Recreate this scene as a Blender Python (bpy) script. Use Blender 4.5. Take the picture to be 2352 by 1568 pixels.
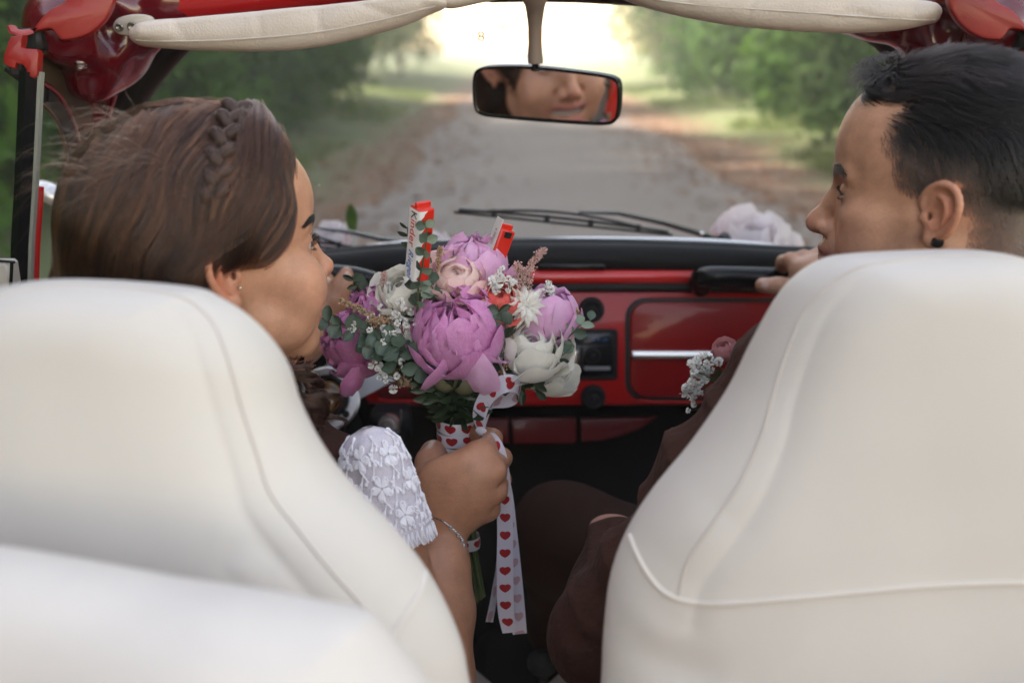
import bpy, math, random
import numpy as np
from mathutils import Vector, Matrix, Euler
random.seed(7); np.random.seed(7)
R = math.radians
for o in list(bpy.data.objects): bpy.data.objects.remove(o)
SC = bpy.context.scene
COL = SC.collection
# ---------------------------------------------------------------- camera
PITCH = R(16.4); FPX = 2287.0
CAM = np.array([0.0, 0.0, 1.30])
cd = bpy.data.cameras.new('camera'); cam = bpy.data.objects.new('camera', cd); COL.objects.link(cam)
cam.location = CAM; cam.rotation_euler = (math.pi/2 - PITCH, 0, 0)
cd.lens = 35; cd.sensor_width = 36; cd.clip_start = 0.02; cd.clip_end = 600
cd.dof.use_dof = True; cd.dof.focus_distance = 1.0; cd.dof.aperture_fstop = 3.1
SC.camera = cam
# ---------------------------------------------------------------- world and sun
SUN_EL, SUN_AZ = R(40), R(-78)      # azimuth from +Y, clockwise seen from above
w = bpy.data.worlds.new("World"); SC.world = w; w.use_nodes = True
nt = w.node_tree; bg = nt.nodes['Background']
sky = nt.nodes.new('ShaderNodeTexSky'); sky.sky_type = 'NISHITA'; sky.sun_disc = False
sky.sun_elevation = SUN_EL; sky.sun_rotation = SUN_AZ; sky.dust_density = 0.6; sky.air_density = 1.0; sky.ozone_density = 0.6
wb = nt.nodes.new('ShaderNodeVectorMath'); wb.operation = 'MULTIPLY'; wb.inputs[1].default_value = (1.385, 1.0, .72)      # the camera's white balance for open shade
nt.links.new(sky.outputs[0], wb.inputs[0]); nt.links.new(wb.outputs[0], bg.inputs[0]); bg.inputs[1].default_value = 0.15
sl = bpy.data.lights.new('sun', 'SUN'); sl.energy = 4.5; sl.angle = R(1.5); sl.color = (1, 0.93, 0.86)
so = bpy.data.objects.new('sun', sl); COL.objects.link(so)
sd = Vector((math.sin(SUN_AZ)*math.cos(SUN_EL), math.cos(SUN_AZ)*math.cos(SUN_EL), math.sin(SUN_EL)))
so.rotation_euler = sd.to_track_quat('Z', 'Y').to_euler(); so.location = (0, 0, 20)
vs = SC.view_settings; vs.view_transform = 'Standard'; vs.look = 'None'; vs.exposure = 2.32; vs.gamma = 1; vs.use_curve_mapping = False
SC.render.engine = 'CYCLES'
cy = SC.cycles; cy.use_denoising = True; cy.denoiser = 'OPENIMAGEDENOISE'; cy.max_bounces = 6; cy.diffuse_bounces = 3; cy.glossy_bounces = 3
cy.transparent_max_bounces = 12; cy.transmission_bounces = 3; cy.volume_bounces = 1; cy.caustics_reflective = False; cy.caustics_refractive = False; cy.sample_clamp_indirect = 6
# ---------------------------------------------------------------- helpers
def P(x, y, Y):
    """point seen at photo position (x, y) (2352 px wide) standing Y metres ahead of the camera"""
    u = (x-1176)/FPX; v = -(y-784)/FPX
    d = np.array([u, math.cos(PITCH)+v*math.sin(PITCH), -math.sin(PITCH)+v*math.cos(PITCH)])
    return CAM + d*(Y/d[1])
def ray_plane(x, y, p0, n):
    d = P(x, y, 1.0)-CAM; n = np.array(n, float)
    return CAM + d*(np.dot(np.array(p0)-CAM, n)/np.dot(d, n))
def tag(o, label=None, cat=None, group=None, kind=None):
    if label: o['label'] = label
    if cat: o['category'] = cat
    if group: o['group'] = group
    if kind: o['kind'] = kind
    return o
LOC = {}
def empty(name, loc, label=None, cat=None, group=None, parent=None):
    o = bpy.data.objects.new(name, None); COL.objects.link(o); o.empty_display_size = 0.05
    o.location = loc; LOC[o.name] = Vector(loc)
    if parent: setpar(o, parent)
    return tag(o, label, cat, group)
def wmat(o):
    m = Matrix.LocRotScale(o.location, o.rotation_euler, o.scale)
    return (wmat(o.parent) @ o.matrix_parent_inverse @ m) if o.parent else m
def setpar(o, parent):
    o.parent = parent; o.matrix_parent_inverse = wmat(parent).inverted()
def mesh(name, V, F, mat=None, parent=None, smooth=True, mats=None, fmat=None, col=None):
    me = bpy.data.meshes.new(name)
    V = np.asarray(V, dtype=np.float32)
    if isinstance(F, np.ndarray):
        n, k = F.shape
        me.vertices.add(len(V)); me.vertices.foreach_set('co', V.ravel())
        me.loops.add(n*k); me.loops.foreach_set('vertex_index', F.astype(np.int32).ravel())
        me.polygons.add(n); me.polygons.foreach_set('loop_start', np.arange(0, n*k, k, dtype=np.int32))
        me.update(calc_edges=True)
    else:
        me.from_pydata([tuple(map(float, v)) for v in V], [], F)
    if mat: me.materials.append(mat)
    for m in (mats or []): me.materials.append(m)
    if fmat is not None: me.polygons.foreach_set('material_index', np.asarray(fmat, dtype=np.int32))
    if smooth: me.polygons.foreach_set('use_smooth', np.ones(len(me.polygons), dtype=bool))
    if col is not None:
        a = me.color_attributes.new('Col', 'FLOAT_COLOR', 'POINT')
        c = np.ones((len(V), 4), np.float32); c[:, :3] = col; a.data.foreach_set('color', c.ravel())
    me.update()
    o = bpy.data.objects.new(name, me); COL.objects.link(o)
    if parent: setpar(o, parent)
    return o
class MB:
    """collects shapes into one mesh"""
    def __init__(s): s.V = []; s.F = []; s.M = []
    def add(s, V, F, m=0):
        k = len(s.V); s.V += [tuple(v) for v in V]; s.F += [tuple(i+k for i in f) for f in F]; s.M += [m]*len(F); return s
    def tube(s, pts, r, seg=8, m=0, caps=True, flat=1.0, up=None):
        pts = [np.array(p, float) for p in pts]; n = len(pts)
        rr = r if hasattr(r, '__len__') else [r]*n
        V = []; F = []; prev = None
        for i in range(n):
            t = pts[min(i+1, n-1)]-pts[max(i-1, 0)]; t /= (np.linalg.norm(t)+1e-12)
            if prev is None:
                a = np.array(up if up is not None else ((0, 0, 1) if abs(t[2]) < .9 else (1, 0, 0)), float)
            else: a = prev
            a = a-t*np.dot(a, t); a /= (np.linalg.norm(a)+1e-12); prev = a; b = np.cross(t, a)
            for k in range(seg):
                q = 2*math.pi*k/seg; V.append(pts[i]+rr[i]*(math.cos(q)*a*flat+math.sin(q)*b))
        for i in range(n-1):
            for k in range(seg):
                k2 = (k+1) % seg; F.append((i*seg+k, i*seg+k2, (i+1)*seg+k2, (i+1)*seg+k))
        if caps: F.append(tuple(range(seg))[::-1]); F.append(tuple((n-1)*seg+k for k in range(seg)))
        return s.add(V, F, m)
    def box(s, c, h, rot=None, m=0, bev=0.0):
        c = np.array(c, float); h = np.array(h, float); Rm = np.eye(3) if rot is None else np.array(rot)
        if bev <= 0:
            V = [c+Rm@(h*np.array([a, b, d])) for a in (-1, 1) for b in (-1, 1) for d in (-1, 1)]
            F = [(0, 1, 3, 2), (4, 6, 7, 5), (0, 4, 5, 1), (2, 3, 7, 6), (0, 2, 6, 4), (1, 5, 7, 3)]
            return s.add(V, F, m)
        # chamfered box: 24 vertices
        bev = min(bev, *(h*.95)); V = []; idx = {}
        for a in (-1, 1):
            for b in (-1, 1):
                for d in (-1, 1):
                    sg = np.array([a, b, d])
                    for ax in range(3):
                        q = h.copy()
                        for o_ in range(3):
                            if o_ != ax: q[o_] -= bev
                        idx[(a, b, d, ax)] = len(V); V.append(c+Rm@(q*sg))
        F = []
        for ax in range(3):
            u, v = (ax+1) % 3, (ax+2) % 3
            for sgn in (-1, 1):
                f = []
                for (p, q) in ((-1, -1), (1, -1), (1, 1), (-1, 1)):
                    k = [0, 0, 0]; k[ax] = sgn; k[u] = p; k[v] = q; f.append(idx[(*k, ax)])
                F.append(tuple(f if sgn > 0 else f[::-1]))
        for ax in range(3):      # edges running along ax
            u, v = (ax+1) % 3, (ax+2) % 3
            for p in (-1, 1):
                for q in (-1, 1):
                    k0 = [0, 0, 0]; k0[ax] = -1; k0[u] = p; k0[v] = q; k1 = list(k0); k1[ax] = 1
                    F.append((idx[(*k0, u)], idx[(*k1, u)], idx[(*k1, v)], idx[(*k0, v)]))
        for a in (-1, 1):
            for b in (-1, 1):
                for d in (-1, 1): F.append(tuple(idx[(a, b, d, x)] for x in range(3)))
        return s.add(V, F, m)
    def lathe(s, c, axis, prof, seg=24, m=0):
        """prof: list of (radius, along axis)"""
        t = np.array(axis, float); t /= np.linalg.norm(t)
        a = np.array((0, 0, 1.) if abs(t[2]) < .9 else (1., 0, 0)); a -= t*np.dot(a, t); a /= np.linalg.norm(a); b = np.cross(t, a)
        V = []; F = []
        for (r, h) in prof:
            for k in range(seg):
                q = 2*math.pi*k/seg; V.append(np.array(c)+t*h+r*(math.cos(q)*a+math.sin(q)*b))
        for i in range(len(prof)-1):
            for k in range(seg):
                k2 = (k+1) % seg; F.append((i*seg+k, i*seg+k2, (i+1)*seg+k2, (i+1)*seg+k))
        F.append(tuple(range(seg))[::-1]); F.append(tuple((len(prof)-1)*seg+k for k in range(seg)))
        return s.add(V, F, m)
    def build(s, name, mat, parent=None, smooth=True, mats=None):
        o = mesh(name, s.V, s.F, mat, parent, smooth, mats, s.M if mats else None)
        me = o.data
        import bmesh
        bm = bmesh.new(); bm.from_mesh(me); bmesh.ops.recalc_face_normals(bm, faces=bm.faces); bm.to_mesh(me); bm.free()
        if smooth:
            try: me.set_sharp_from_angle(angle=R(38))
            except Exception: pass
        return o
def spline(pts, n=40, closed=False):
    """Catmull-Rom through pts (any dimension)"""
    p = np.array(pts, float); m = len(p); out = []
    seg = m if closed else m-1
    for k in range(n if closed else n):
        t = k/(n if closed else n-1)*seg; i = min(int(t), seg-1); f = t-i
        g = lambda j: p[j % m] if closed else p[min(max(j, 0), m-1)]
        a, b, c, d = g(i-1), g(i), g(i+1), g(i+2)
        out.append(.5*((2*b)+(-a+c)*f+(2*a-5*b+4*c-d)*f*f+(-a+3*b-3*c+d)*f**3))
    return np.array(out)
def subdiv(o, lv=1):
    m = o.modifiers.new('smooth', 'SUBSURF'); m.levels = lv; m.render_levels = lv; return o
# ---- signed distance modelling
class SDF:
    def __init__(s, lo, hi, vox):
        s.lo = np.array(lo, float); s.hi = np.array(hi, float); s.vox = vox
        s.n = np.ceil((s.hi-s.lo)/vox).astype(int)+1
        s.d = np.full(s.n, 9.0, np.float32)
    def _box(s, lo, hi):
        a = np.clip(np.floor((np.array(lo)-s.lo)/s.vox).astype(int), 0, s.n); b = np.clip(np.ceil((np.array(hi)-s.lo)/s.vox).astype(int)+1, 0, s.n)
        return tuple(slice(int(i), int(j)) for i, j in zip(a, b))
    def _grid(s, sl):
        ax = [(s.lo[i]+np.arange(sl[i].start, sl[i].stop)*s.vox).astype(np.float32) for i in range(3)]
        return ax[0][:, None, None], ax[1][None, :, None], ax[2][None, None, :]
    def _op(s, sl, v, k, mode):
        if v.size == 0: return
        a = s.d[sl]
        if mode == 'u':
            h = np.maximum(k-np.abs(a-v), 0)/k if k > 0 else 0
            s.d[sl] = np.minimum(a, v)-h*h*k*.25
        else:
            v = -v; h = np.maximum(k-np.abs(a-v), 0)/k if k > 0 else 0
            s.d[sl] = np.maximum(a, v)+h*h*k*.25
    def ell(s, c, r, k=0.5, mode='u', rot=None, pad=None, mirror=False):
        for sg in ((1, -1) if mirror else (1,)):
            cc = np.array(c, float)*np.array([sg, 1, 1]); r_ = np.array(r, float)
            m = max(r)+ (pad if pad is not None else k+2*s.vox); sl = s._box(cc-m, cc+m); x, y, z = s._grid(sl)
            x, y, z = x-cc[0], y-cc[1], z-cc[2]
            if rot is not None:
                Q = np.array(Euler([R(a) for a in rot]).to_matrix())
                if sg < 0: S = np.diag([-1, 1, 1]); Q = S@Q@S
                Q = Q.T
                x, y, z = [Q[i, 0]*x+Q[i, 1]*y+Q[i, 2]*z for i in range(3)]
            k0 = np.sqrt((x/r_[0])**2+(y/r_[1])**2+(z/r_[2])**2); k1 = np.sqrt((x/r_[0]**2)**2+(y/r_[1]**2)**2+(z/r_[2]**2)**2)
            v = k0*(k0-1)/np.maximum(k1, 1e-6)
            s._op(sl, v.astype(np.float32), k, mode)
        return s
    def cap(s, a, b, ra, rb=None, k=0.5, mode='u', mirror=False):
        rb = ra if rb is None else rb
        for sg in ((1, -1) if mirror else (1,)):
            A = np.array(a, float)*np.array([sg, 1, 1]); B = np.array(b, float)*np.array([sg, 1, 1])
            m = max(ra, rb)+k+2*s.vox; sl = s._box(np.minimum(A, B)-m, np.maximum(A, B)+m); x, y, z = s._grid(sl)
            D = B-A; L = max(np.dot(D, D), 1e-9)
            t = np.clip(((x-A[0])*D[0]+(y-A[1])*D[1]+(z-A[2])*D[2])/L, 0, 1)
            v = np.sqrt((x-A[0]-t*D[0])**2+(y-A[1]-t*D[1])**2+(z-A[2]-t*D[2])**2)-(ra+(rb-ra)*t)
            s._op(sl, v.astype(np.float32), k, mode)
        return s
    def chain(s, pts, rs, k=0.3, mode='u', mirror=False):
        rs = rs if hasattr(rs, '__len__') else [rs]*len(pts)
        for i in range(len(pts)-1): s.cap(pts[i], pts[i+1], rs[i], rs[i+1], k, mode, mirror)
        return s
    def smooth(s, it=1):
        for _ in range(it):
            for ax in range(3):
                a = np.roll(s.d, 1, ax); b = np.roll(s.d, -1, ax); s.d = (a+2*s.d+b)/4
        return s
    def sample(s, p):
        """trilinear value at world points (n,3)"""
        q = (p-s.lo)/s.vox; q = np.clip(q, 0.001, s.n-1.001); i = q.astype(int); f = q-i; r = 0
        for a in (0, 1):
            for b in (0, 1):
                for c in (0, 1):
                    wt = (f[:, 0] if a else 1-f[:, 0])*(f[:, 1] if b else 1-f[:, 1])*(f[:, 2] if c else 1-f[:, 2])
                    r = r+wt*s.d[i[:, 0]+a, i[:, 1]+b, i[:, 2]+c]
        return r
    def grad(s, p):
        e = s.vox; g = np.stack([s.sample(p+np.eye(3)[i]*e)-s.sample(p-np.eye(3)[i]*e) for i in range(3)], 1)
        return g/(np.linalg.norm(g, axis=1, keepdims=True)+1e-9)
    def surface(s):
        import openvdb
        g = openvdb.FloatGrid(background=float(s.vox*3)); d = np.clip(s.d, -s.vox*3, s.vox*3)
        for ax in range(3):
            sl = [slice(None)]*3
            for e in (0, -1): sl[ax] = e; d[tuple(sl)] = s.vox*3
        g.copyFromArray(np.ascontiguousarray(d))
        r = g.convertToPolygons(isovalue=0.0)
        pts, quads = r[0], r[-1]
        return np.asarray(pts)*s.vox+s.lo, np.asarray(quads)[:, ::-1].astype(np.int32)
def vnoise(p, scale, seed=0):
    """smooth pseudo-noise for points (n,3), about -1..1"""
    rs = np.random.RandomState(seed); v = 0
    for _ in range(6):
        k = rs.normal(size=3); k *= scale*(.6+rs.rand())/np.linalg.norm(k); v = v+np.sin(p@k+rs.rand()*6.28)
    return v/3.0
def strands(name, C, rad, mat, parent, taper=True, rnd=None):
    """C (n, m, 3) points; one hair curves object"""
    n, m, _ = C.shape
    hc = bpy.data.hair_curves.new(name); hc.add_curves([m]*n)
    hc.attributes['position'].data.foreach_set('vector', C.astype(np.float32).ravel())
    rr = np.ones((n, m))*np.asarray(rad).reshape(-1, 1) if np.ndim(rad) else np.full((n, m), rad)
    if taper: rr = rr*np.linspace(1, .35, m)[None]
    ra = hc.attributes.get('radius') or hc.attributes.new('radius', 'FLOAT', 'POINT'); ra.data.foreach_set('value', rr.astype(np.float32).ravel())
    rn = hc.attributes.new('rnd', 'FLOAT', 'CURVE'); rn.data.foreach_set('value', (np.random.rand(n) if rnd is None else np.asarray(rnd)).astype(np.float32))
    hc.materials.append(mat)
    o = bpy.data.objects.new(name, hc); COL.objects.link(o)
    if parent: setpar(o, parent)
    return o
# ---- materials
MATS = {}
def NT(name):
    m = bpy.data.materials.new(name); m.use_nodes = True; t = m.node_tree; b = t.nodes['Principled BSDF']
    return m, t, b
def pbr(name, c, rough=.5, metal=0., coat=0., bump=0., bscale=200., var=0., vscale=5., sheen=0., sss=0., spec=None, c2=None, bdist=.001, trans=0., coord='Object', detail=4, rvar=0.):
    if name in MATS: return MATS[name]
    m, t, b = NT(name); N = t.nodes; L = t.links
    b.inputs['Base Color'].default_value = (*c, 1); b.inputs['Roughness'].default_value = rough; b.inputs['Metallic'].default_value = metal
    b.inputs['Coat Weight'].default_value = coat; b.inputs['Coat Roughness'].default_value = .05
    if sheen: b.inputs['Sheen Weight'].default_value = sheen; b.inputs['Sheen Roughness'].default_value = .4
    if spec is not None: b.inputs['Specular IOR Level'].default_value = spec
    if sss: b.inputs['Subsurface Weight'].default_value = sss; b.inputs['Subsurface Radius'].default_value = (1, .35, .2); b.inputs['Subsurface Scale'].default_value = .008
    tc = N.new('ShaderNodeTexCoord')
    if var:
        n = N.new('ShaderNodeTexNoise'); n.inputs['Scale'].default_value = vscale; n.inputs['Detail'].default_value = detail; L.new(tc.outputs[coord], n.inputs['Vector'])
        mx = N.new('ShaderNodeMix'); mx.data_type = 'RGBA'; c2 = c2 or tuple(x*.5 for x in c)
        mx.inputs[6].default_value = (*c, 1); mx.inputs[7].default_value = (*c2, 1)
        mr = N.new('ShaderNodeMapRange'); mr.inputs[1].default_value = .35; mr.inputs[2].default_value = .7; mr.inputs[4].default_value = var
        L.new(n.outputs[0], mr.inputs[0]); L.new(mr.outputs[0], mx.inputs[0]); L.new(mx.outputs[2], b.inputs['Base Color'])
        if rvar:
            m2 = N.new('ShaderNodeMapRange'); m2.inputs[1].default_value = .3; m2.inputs[2].default_value = .7; m2.inputs[3].default_value = rough; m2.inputs[4].default_value = rough+rvar
            L.new(n.outputs[0], m2.inputs[0]); L.new(m2.outputs[0], b.inputs['Roughness'])
    if bump:
        n = N.new('ShaderNodeTexNoise'); n.inputs['Scale'].default_value = bscale; n.inputs['Detail'].default_value = 3; L.new(tc.outputs[coord], n.inputs['Vector'])
        bp = N.new('ShaderNodeBump'); bp.inputs['Strength'].default_value = bump; bp.inputs['Distance'].default_value = bdist
        L.new(n.outputs[0], bp.inputs['Height']); L.new(bp.outputs[0], b.inputs['Normal'])
    if trans: b.inputs['Transmission Weight'].default_value = trans
    MATS[name] = m; return m
def colmat(name, rough=.5, sss=.15, bump=.15, bscale=350., sheen=0., var=.15, bdist=.0008, spec=.4):
    """material whose base colour is the mesh's Col attribute with slight mottling"""
    m, t, b = NT(name); N = t.nodes; L = t.links
    a = N.new('ShaderNodeVertexColor'); a.layer_name = 'Col'
    tc = N.new('ShaderNodeTexCoord'); n = N.new('ShaderNodeTexNoise'); n.inputs['Scale'].default_value = 60; n.inputs['Detail'].default_value = 4; L.new(tc.outputs['Object'], n.inputs['Vector'])
    mr = N.new('ShaderNodeMapRange'); mr.inputs[1].default_value = .3; mr.inputs[2].default_value = .7; mr.inputs[3].default_value = 1-var; mr.inputs[4].default_value = 1+var; nf = N.new('ShaderNodeTexNoise'); nf.inputs['Scale'].default_value = 420; nf.inputs['Detail'].default_value = 2; L.new(tc.outputs['Object'], nf.inputs['Vector']); am = N.new('ShaderNodeMath'); am.operation = 'MULTIPLY_ADD'; am.inputs[1].default_value = .35; L.new(nf.outputs[0], am.inputs[0]); L.new(n.outputs[0], am.inputs[2]); sb_ = N.new('ShaderNodeMath'); sb_.operation = 'SUBTRACT'; sb_.inputs[1].default_value = .175; L.new(am.outputs[0], sb_.inputs[0]); L.new(sb_.outputs[0], mr.inputs[0])
    mx = N.new('ShaderNodeVectorMath'); mx.operation = 'SCALE'; L.new(a.outputs[0], mx.inputs[0]); L.new(mr.outputs[0], mx.inputs['Scale']); L.new(mx.outputs[0], b.inputs['Base Color'])
    b.inputs['Roughness'].default_value = rough; b.inputs['Specular IOR Level'].default_value = spec
    if sss: b.inputs['Subsurface Weight'].default_value = sss; b.inputs['Subsurface Radius'].default_value = (1, .35, .2); b.inputs['Subsurface Scale'].default_value = .006
    if sheen: b.inputs['Sheen Weight'].default_value = sheen
    n2 = N.new('ShaderNodeTexNoise'); n2.inputs['Scale'].default_value = bscale; n2.inputs['Detail'].default_value = 3; L.new(tc.outputs['Object'], n2.inputs['Vector'])
    bp = N.new('ShaderNodeBump'); bp.inputs['Strength'].default_value = bump; bp.inputs['Distance'].default_value = bdist; L.new(n2.outputs[0], bp.inputs['Height']); L.new(bp.outputs[0], b.inputs['Normal'])
    return m
def hairmat(name, c, rough=.35, c2=None):
    m, t, b = NT(name); N = t.nodes; L = t.links
    h = N.new('ShaderNodeBsdfHairPrincipled')
    try: h.parametrization = 'COLOR'
    except Exception: pass
    at = N.new('ShaderNodeAttribute'); at.attribute_name = 'rnd'
    mx = N.new('ShaderNodeMix'); mx.data_type = 'RGBA'; mx.inputs[6].default_value = (*c, 1); mx.inputs[7].default_value = (*(c2 or c), 1)
    L.new(at.outputs['Fac'], mx.inputs[0]); L.new(mx.outputs[2], h.inputs['Color']); h.inputs['Roughness'].default_value = rough; h.inputs['Radial Roughness'].default_value = .5
    L.new(h.outputs[0], N['Material Output'].inputs[0]); return m
# ---------------------------------------------------------------- heads (units in here: cm, face looks along +y, origin between the ears)
def head_sdf(male, vox=0.2):
    s = SDF((-9.6, -12, -13), (9.6, 13.5, 14.2), vox)
    s.ell((0, -0.6, 4.6), (7.3, 9.3, 8.2), .5)
    s.ell((0, 3.4, 4.8), (6.3, 6.1, 5.4), 2.0)
    s.ell((0, 3.6, -1.2), (5.9, 5.3, 6.6), 2.0)
    if male: s.ell((0, 2.3, 7.0), (6.1, 6.3, 5.0), 1.5)
    if male:
        s.cap((5.2, .8, -1), (4.9, 1.2, -5.4), 1.5, 1.5, 1.5, mirror=True)
        s.cap((4.9, 1.2, -5.4), (1.5, 6.8, -9.3), 1.6, 1.5, 1.6, mirror=True)
        s.ell((0, 7.7, -9.3), (2.2, 1.7, 1.5), 1.5)
    else:
        s.cap((4.9, .8, -1), (4.5, 1.4, -5.0), 1.5, 1.4, 1.5, mirror=True)
        s.cap((4.5, 1.4, -5.0), (1.1, 6.6, -9.0), 1.6, 1.5, 1.6, mirror=True)
        s.ell((0, 7.3, -9.0), (1.7, 1.6, 1.5), 1.4)
        s.ell((0, 4.0, -9.0), (3.2, 3.6, 1.6), 1.6)
    s.ell((0, 6.7, -5.6), (3.3, 3.2 if male else 2.9, 3.3), 1.6)
    s.ell((4.5, 5.0, -1.3), (1.9, 2.6, 1.6), 1.6, mirror=True)
    if male: s.ell((4.1, 5.1, -4.3), (2.2, 2.6, 2.9), 1.8, mirror=True)
    else: s.ell((3.9, 6.15, -3.2), (2.75, 2.8, 2.75), 1.5, mirror=True); s.ell((3.9, 4.4, -6.0), (2.3, 3.0, 2.4), 1.8, mirror=True)
    # brow and sockets
    br = .85 if male else .6
    s.cap((1.1, 8.3, 2.5), (4.2, 7.2, 2.7), br, br*.8, 1.2, mirror=True)
    s.ell((0, 8.2, 2.2), (1.6, 1.1, 1.2), 1.0)
    s.ell((3.2, 9.4, .85), (1.7, 1.75, 1.15), 1.0, 'd', mirror=True)
    # eyelids
    s.ell((3.15, 7.05, .75), (1.42, 1.36, 1.32), .25, mirror=True)
    h = .12 if male else .30
    s.ell((3.2, 8.3, .62), (1.28, 1.3, h), .12, 'd', rot=(0, 0, -12), mirror=True)
    s.cap((1.95, 7.75, 1.35), (4.4, 7.35, 1.3), .22, .2, .35, mirror=True)
    # nose
    if male:
        s.chain([(0, 8.5, 1.7), (0, 9.3, -.6), (0, 10.5, -2.7), (0, 10.75, -3.1)], [.62, .72, .85, .85], .9)
        s.ell((0, 10.7, -3.2), (1.0, .95, .85), .5); al = .78
    else:
        s.chain([(0, 8.3, 1.3), (0, 9.0, -.6), (0, 10.2, -2.7)], [.55, .62, .8], .9)
        s.ell((0, 10.3, -2.9), (.95, .9, .8), .5); al = .7
    ty = -.45 if male else -.75
    s.ell((1.15, 9.9+ty, -3.35), (al, 1.0, .72), .45, mirror=True)
    s.cap((0, 10.7+ty, -3.7), (0, 9.4+ty, -4.2), .42, .5, .5)
    s.ell((.62, 10.25+ty, -4.05), (.3, .62, .38), .25, 'd', mirror=True)
    s.cap((1.95, 9.3+ty, -2.8), (3.1, 8.2+ty, -5.2), .12, .12, .9, 'd', mirror=True)
    # lips
    if male:
        s.chain([(0, 9.65, -5.55), (1.1, 9.35, -5.5), (2.5, 8.3, -5.9)], [.55, .5, .2], .5, mirror=True)
        s.chain([(0, 9.45, -6.65), (1.1, 9.2, -6.6), (2.3, 8.2, -6.15)], [.62, .55, .2], .5, mirror=True)
        s.chain([(0, 10.5, -6.12), (1.2, 10.0, -6.08), (2.9, 8.4, -5.95)], [.1, .1, .12], .35, 'd', mirror=True)
        s.cap((0, 9.8, -7.75), (1.2, 9.4, -7.6), .2, .15, 1.0, 'd', mirror=True)
    else:    # open smile, corners drawn up and back
        s.chain([(0, 8.75, -5.0), (1.3, 8.5, -4.98), (3.3, 7.0, -4.7)], [.36, .34, .18], .5, mirror=True)
        s.chain([(0, 8.5, -7.05), (1.4, 8.1, -6.75), (3.1, 6.95, -5.1)], [.5, .48, .22], .5, mirror=True)
        s.chain([(0, 9.4, -6.1), (1.4, 8.9, -5.9), (2.9, 7.7, -5.1)], [.72, .64, .25], .25, 'd', mirror=True)
        s.chain([(3.35, 7.3, -4.7), (3.7, 6.9, -5.1)], [.12, .12], .7, 'd', mirror=True)
        s.cap((0, 8.9, -8.0), (1.2, 8.4, -7.9), .2, .15, 1.0, 'd', mirror=True)
    s.smooth(1)
    # ears
    def E(u, v, o=0.0):      # u back, v up, o outward, in the ear's own plane
        a = R(24); v = v*.86-.25 if male else v; return (6.75+o*math.cos(a)+u*math.sin(a)*.95, -.2-u*math.cos(a)+o*math.sin(a)*.6, .3+v+u*.12)
    hel = spline([E(-.1, .2, .15), E(-.6, 1.2, .3), E(-.35, 2.6, .5), E(.9, 3.35, .75), E(2.3, 2.9, .9), E(2.95, 1.3, .95), E(2.7, -.4, .85), E(1.9, -1.7, .65), E(1.0, -2.5, .45)], 22)
    s.chain([E(.2, -1.9, -.1), E(.5, 1.9, 0)], [.55, .6], .5, mirror=True)
    s.ell(E(1.3, .5, .3), (.4, 1.75, 2.8), .3, rot=(0, 0, 24-0), mirror=True)
    s.chain(hel, [.26, .3]+[.34]*18+[.3, .34], .14, mirror=True)
    s.ell(E(.75, -2.5, .45), (.38, .8, .85), .25, mirror=True)
    ant = spline([E(.7, 2.2, .5), E(1.6, 1.6, .75), E(1.9, .4, .8), E(1.5, -.9, .6), E(.8, -1.5, .5)], 14)
    s.chain(ant, [.2]+[.27]*12+[.3], .14, mirror=True)
    s.ell(E(.7, .1, 1.0), (.6, .75, 1.1), .25, 'd', mirror=True)
    s.ell(E(.1, -.15, .2), (.5, .28, .45), .2, 'd', mirror=True)
    s.ell(E(-.25, -.25, .5), (.3, .38, .55), .25, mirror=True)
    # neck
    nk = 5.7 if male else 4.3
    if male: s.cap((0, -2.6, -2.5), (0, -4.3, -12.8), nk, nk*1.02, 2.2)
    else: s.cap((0, -3.4, -2.5), (0, -5.4, -12.8), nk, nk, 1.3)
    if male: s.cap((4.6, -2, -3), (2.4, 1.0, -12.5), 1.2, 1.2, 1.5, mirror=True)
    return s
def head_cols(V, male):
    x, y, z = np.abs(V[:, 0]), V[:, 1], V[:, 2]
    base = np.array((.55, .300, .195)) if male else np.array((.53, .275, .172))
    c = np.tile(base, (len(V), 1))
    g = lambda p, r: np.exp(-(((x-p[0])/r[0])**2+((y-p[1])/r[1])**2+((z-p[2])/r[2])**2))[:, None]
    mixc = lambda c, t, w: c*(1-w)+np.array(t)*w
    c = mixc(c, (.60, .26, .18), .5*g((4.3, 6, -2.6), (2.2, 2.5, 2.0)))
    c = mixc(c, (.58, .22, .15), .5*g((0, 11.0, -3.2), (1.4, 1.4, 1.2)))
    c = mixc(c, (.62, .20, .12), .55*g((8.2, -1.5, .5), (1.3, 3, 3.2)))
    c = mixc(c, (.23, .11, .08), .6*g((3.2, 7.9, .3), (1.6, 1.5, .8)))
    lip = g((1.1, 8.9, -5.5 if male else -5.1), (1.9, 1.6, .42))+g((1.0, 8.7, -6.6 if male else -7.1), (1.4, 1.4, .5))
    c = mixc(c, (.33, .12, .1) if male else (.46, .12, .12), np.clip(lip*1.3, 0, .85))
    if male:
        st = g((2.6, 6.5, -8.0), (3.6, 4.5, 3.0))+.9*g((1.0, 9.3, -4.7), (2.0, 1.5, .6))+.8*g((5, 2, -6), (2, 4, 3))
        n = .65+.35*vnoise(V, 3.0, 3)[:, None]
        c = mixc(c, (.2, .125, .10), np.clip(st*.42*n, 0, .55))
    return c
def to_world(V, M): return np.asarray(V)@np.array(M)[:3, :3].T+np.array(M)[:3, 3]
def head_matrix(loc, yaw, pitch, roll, scale):
    """yaw clockwise seen from above, pitch up, roll towards the person's right; cm to metres"""
    return Matrix.Translation(Vector(loc)) @ Matrix.Rotation(-R(yaw), 4, 'Z') @ Matrix.Rotation(R(pitch), 4, 'X') @ Matrix.Rotation(R(roll), 4, 'Y') @ Matrix.Scale(.01*scale, 4)
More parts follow.
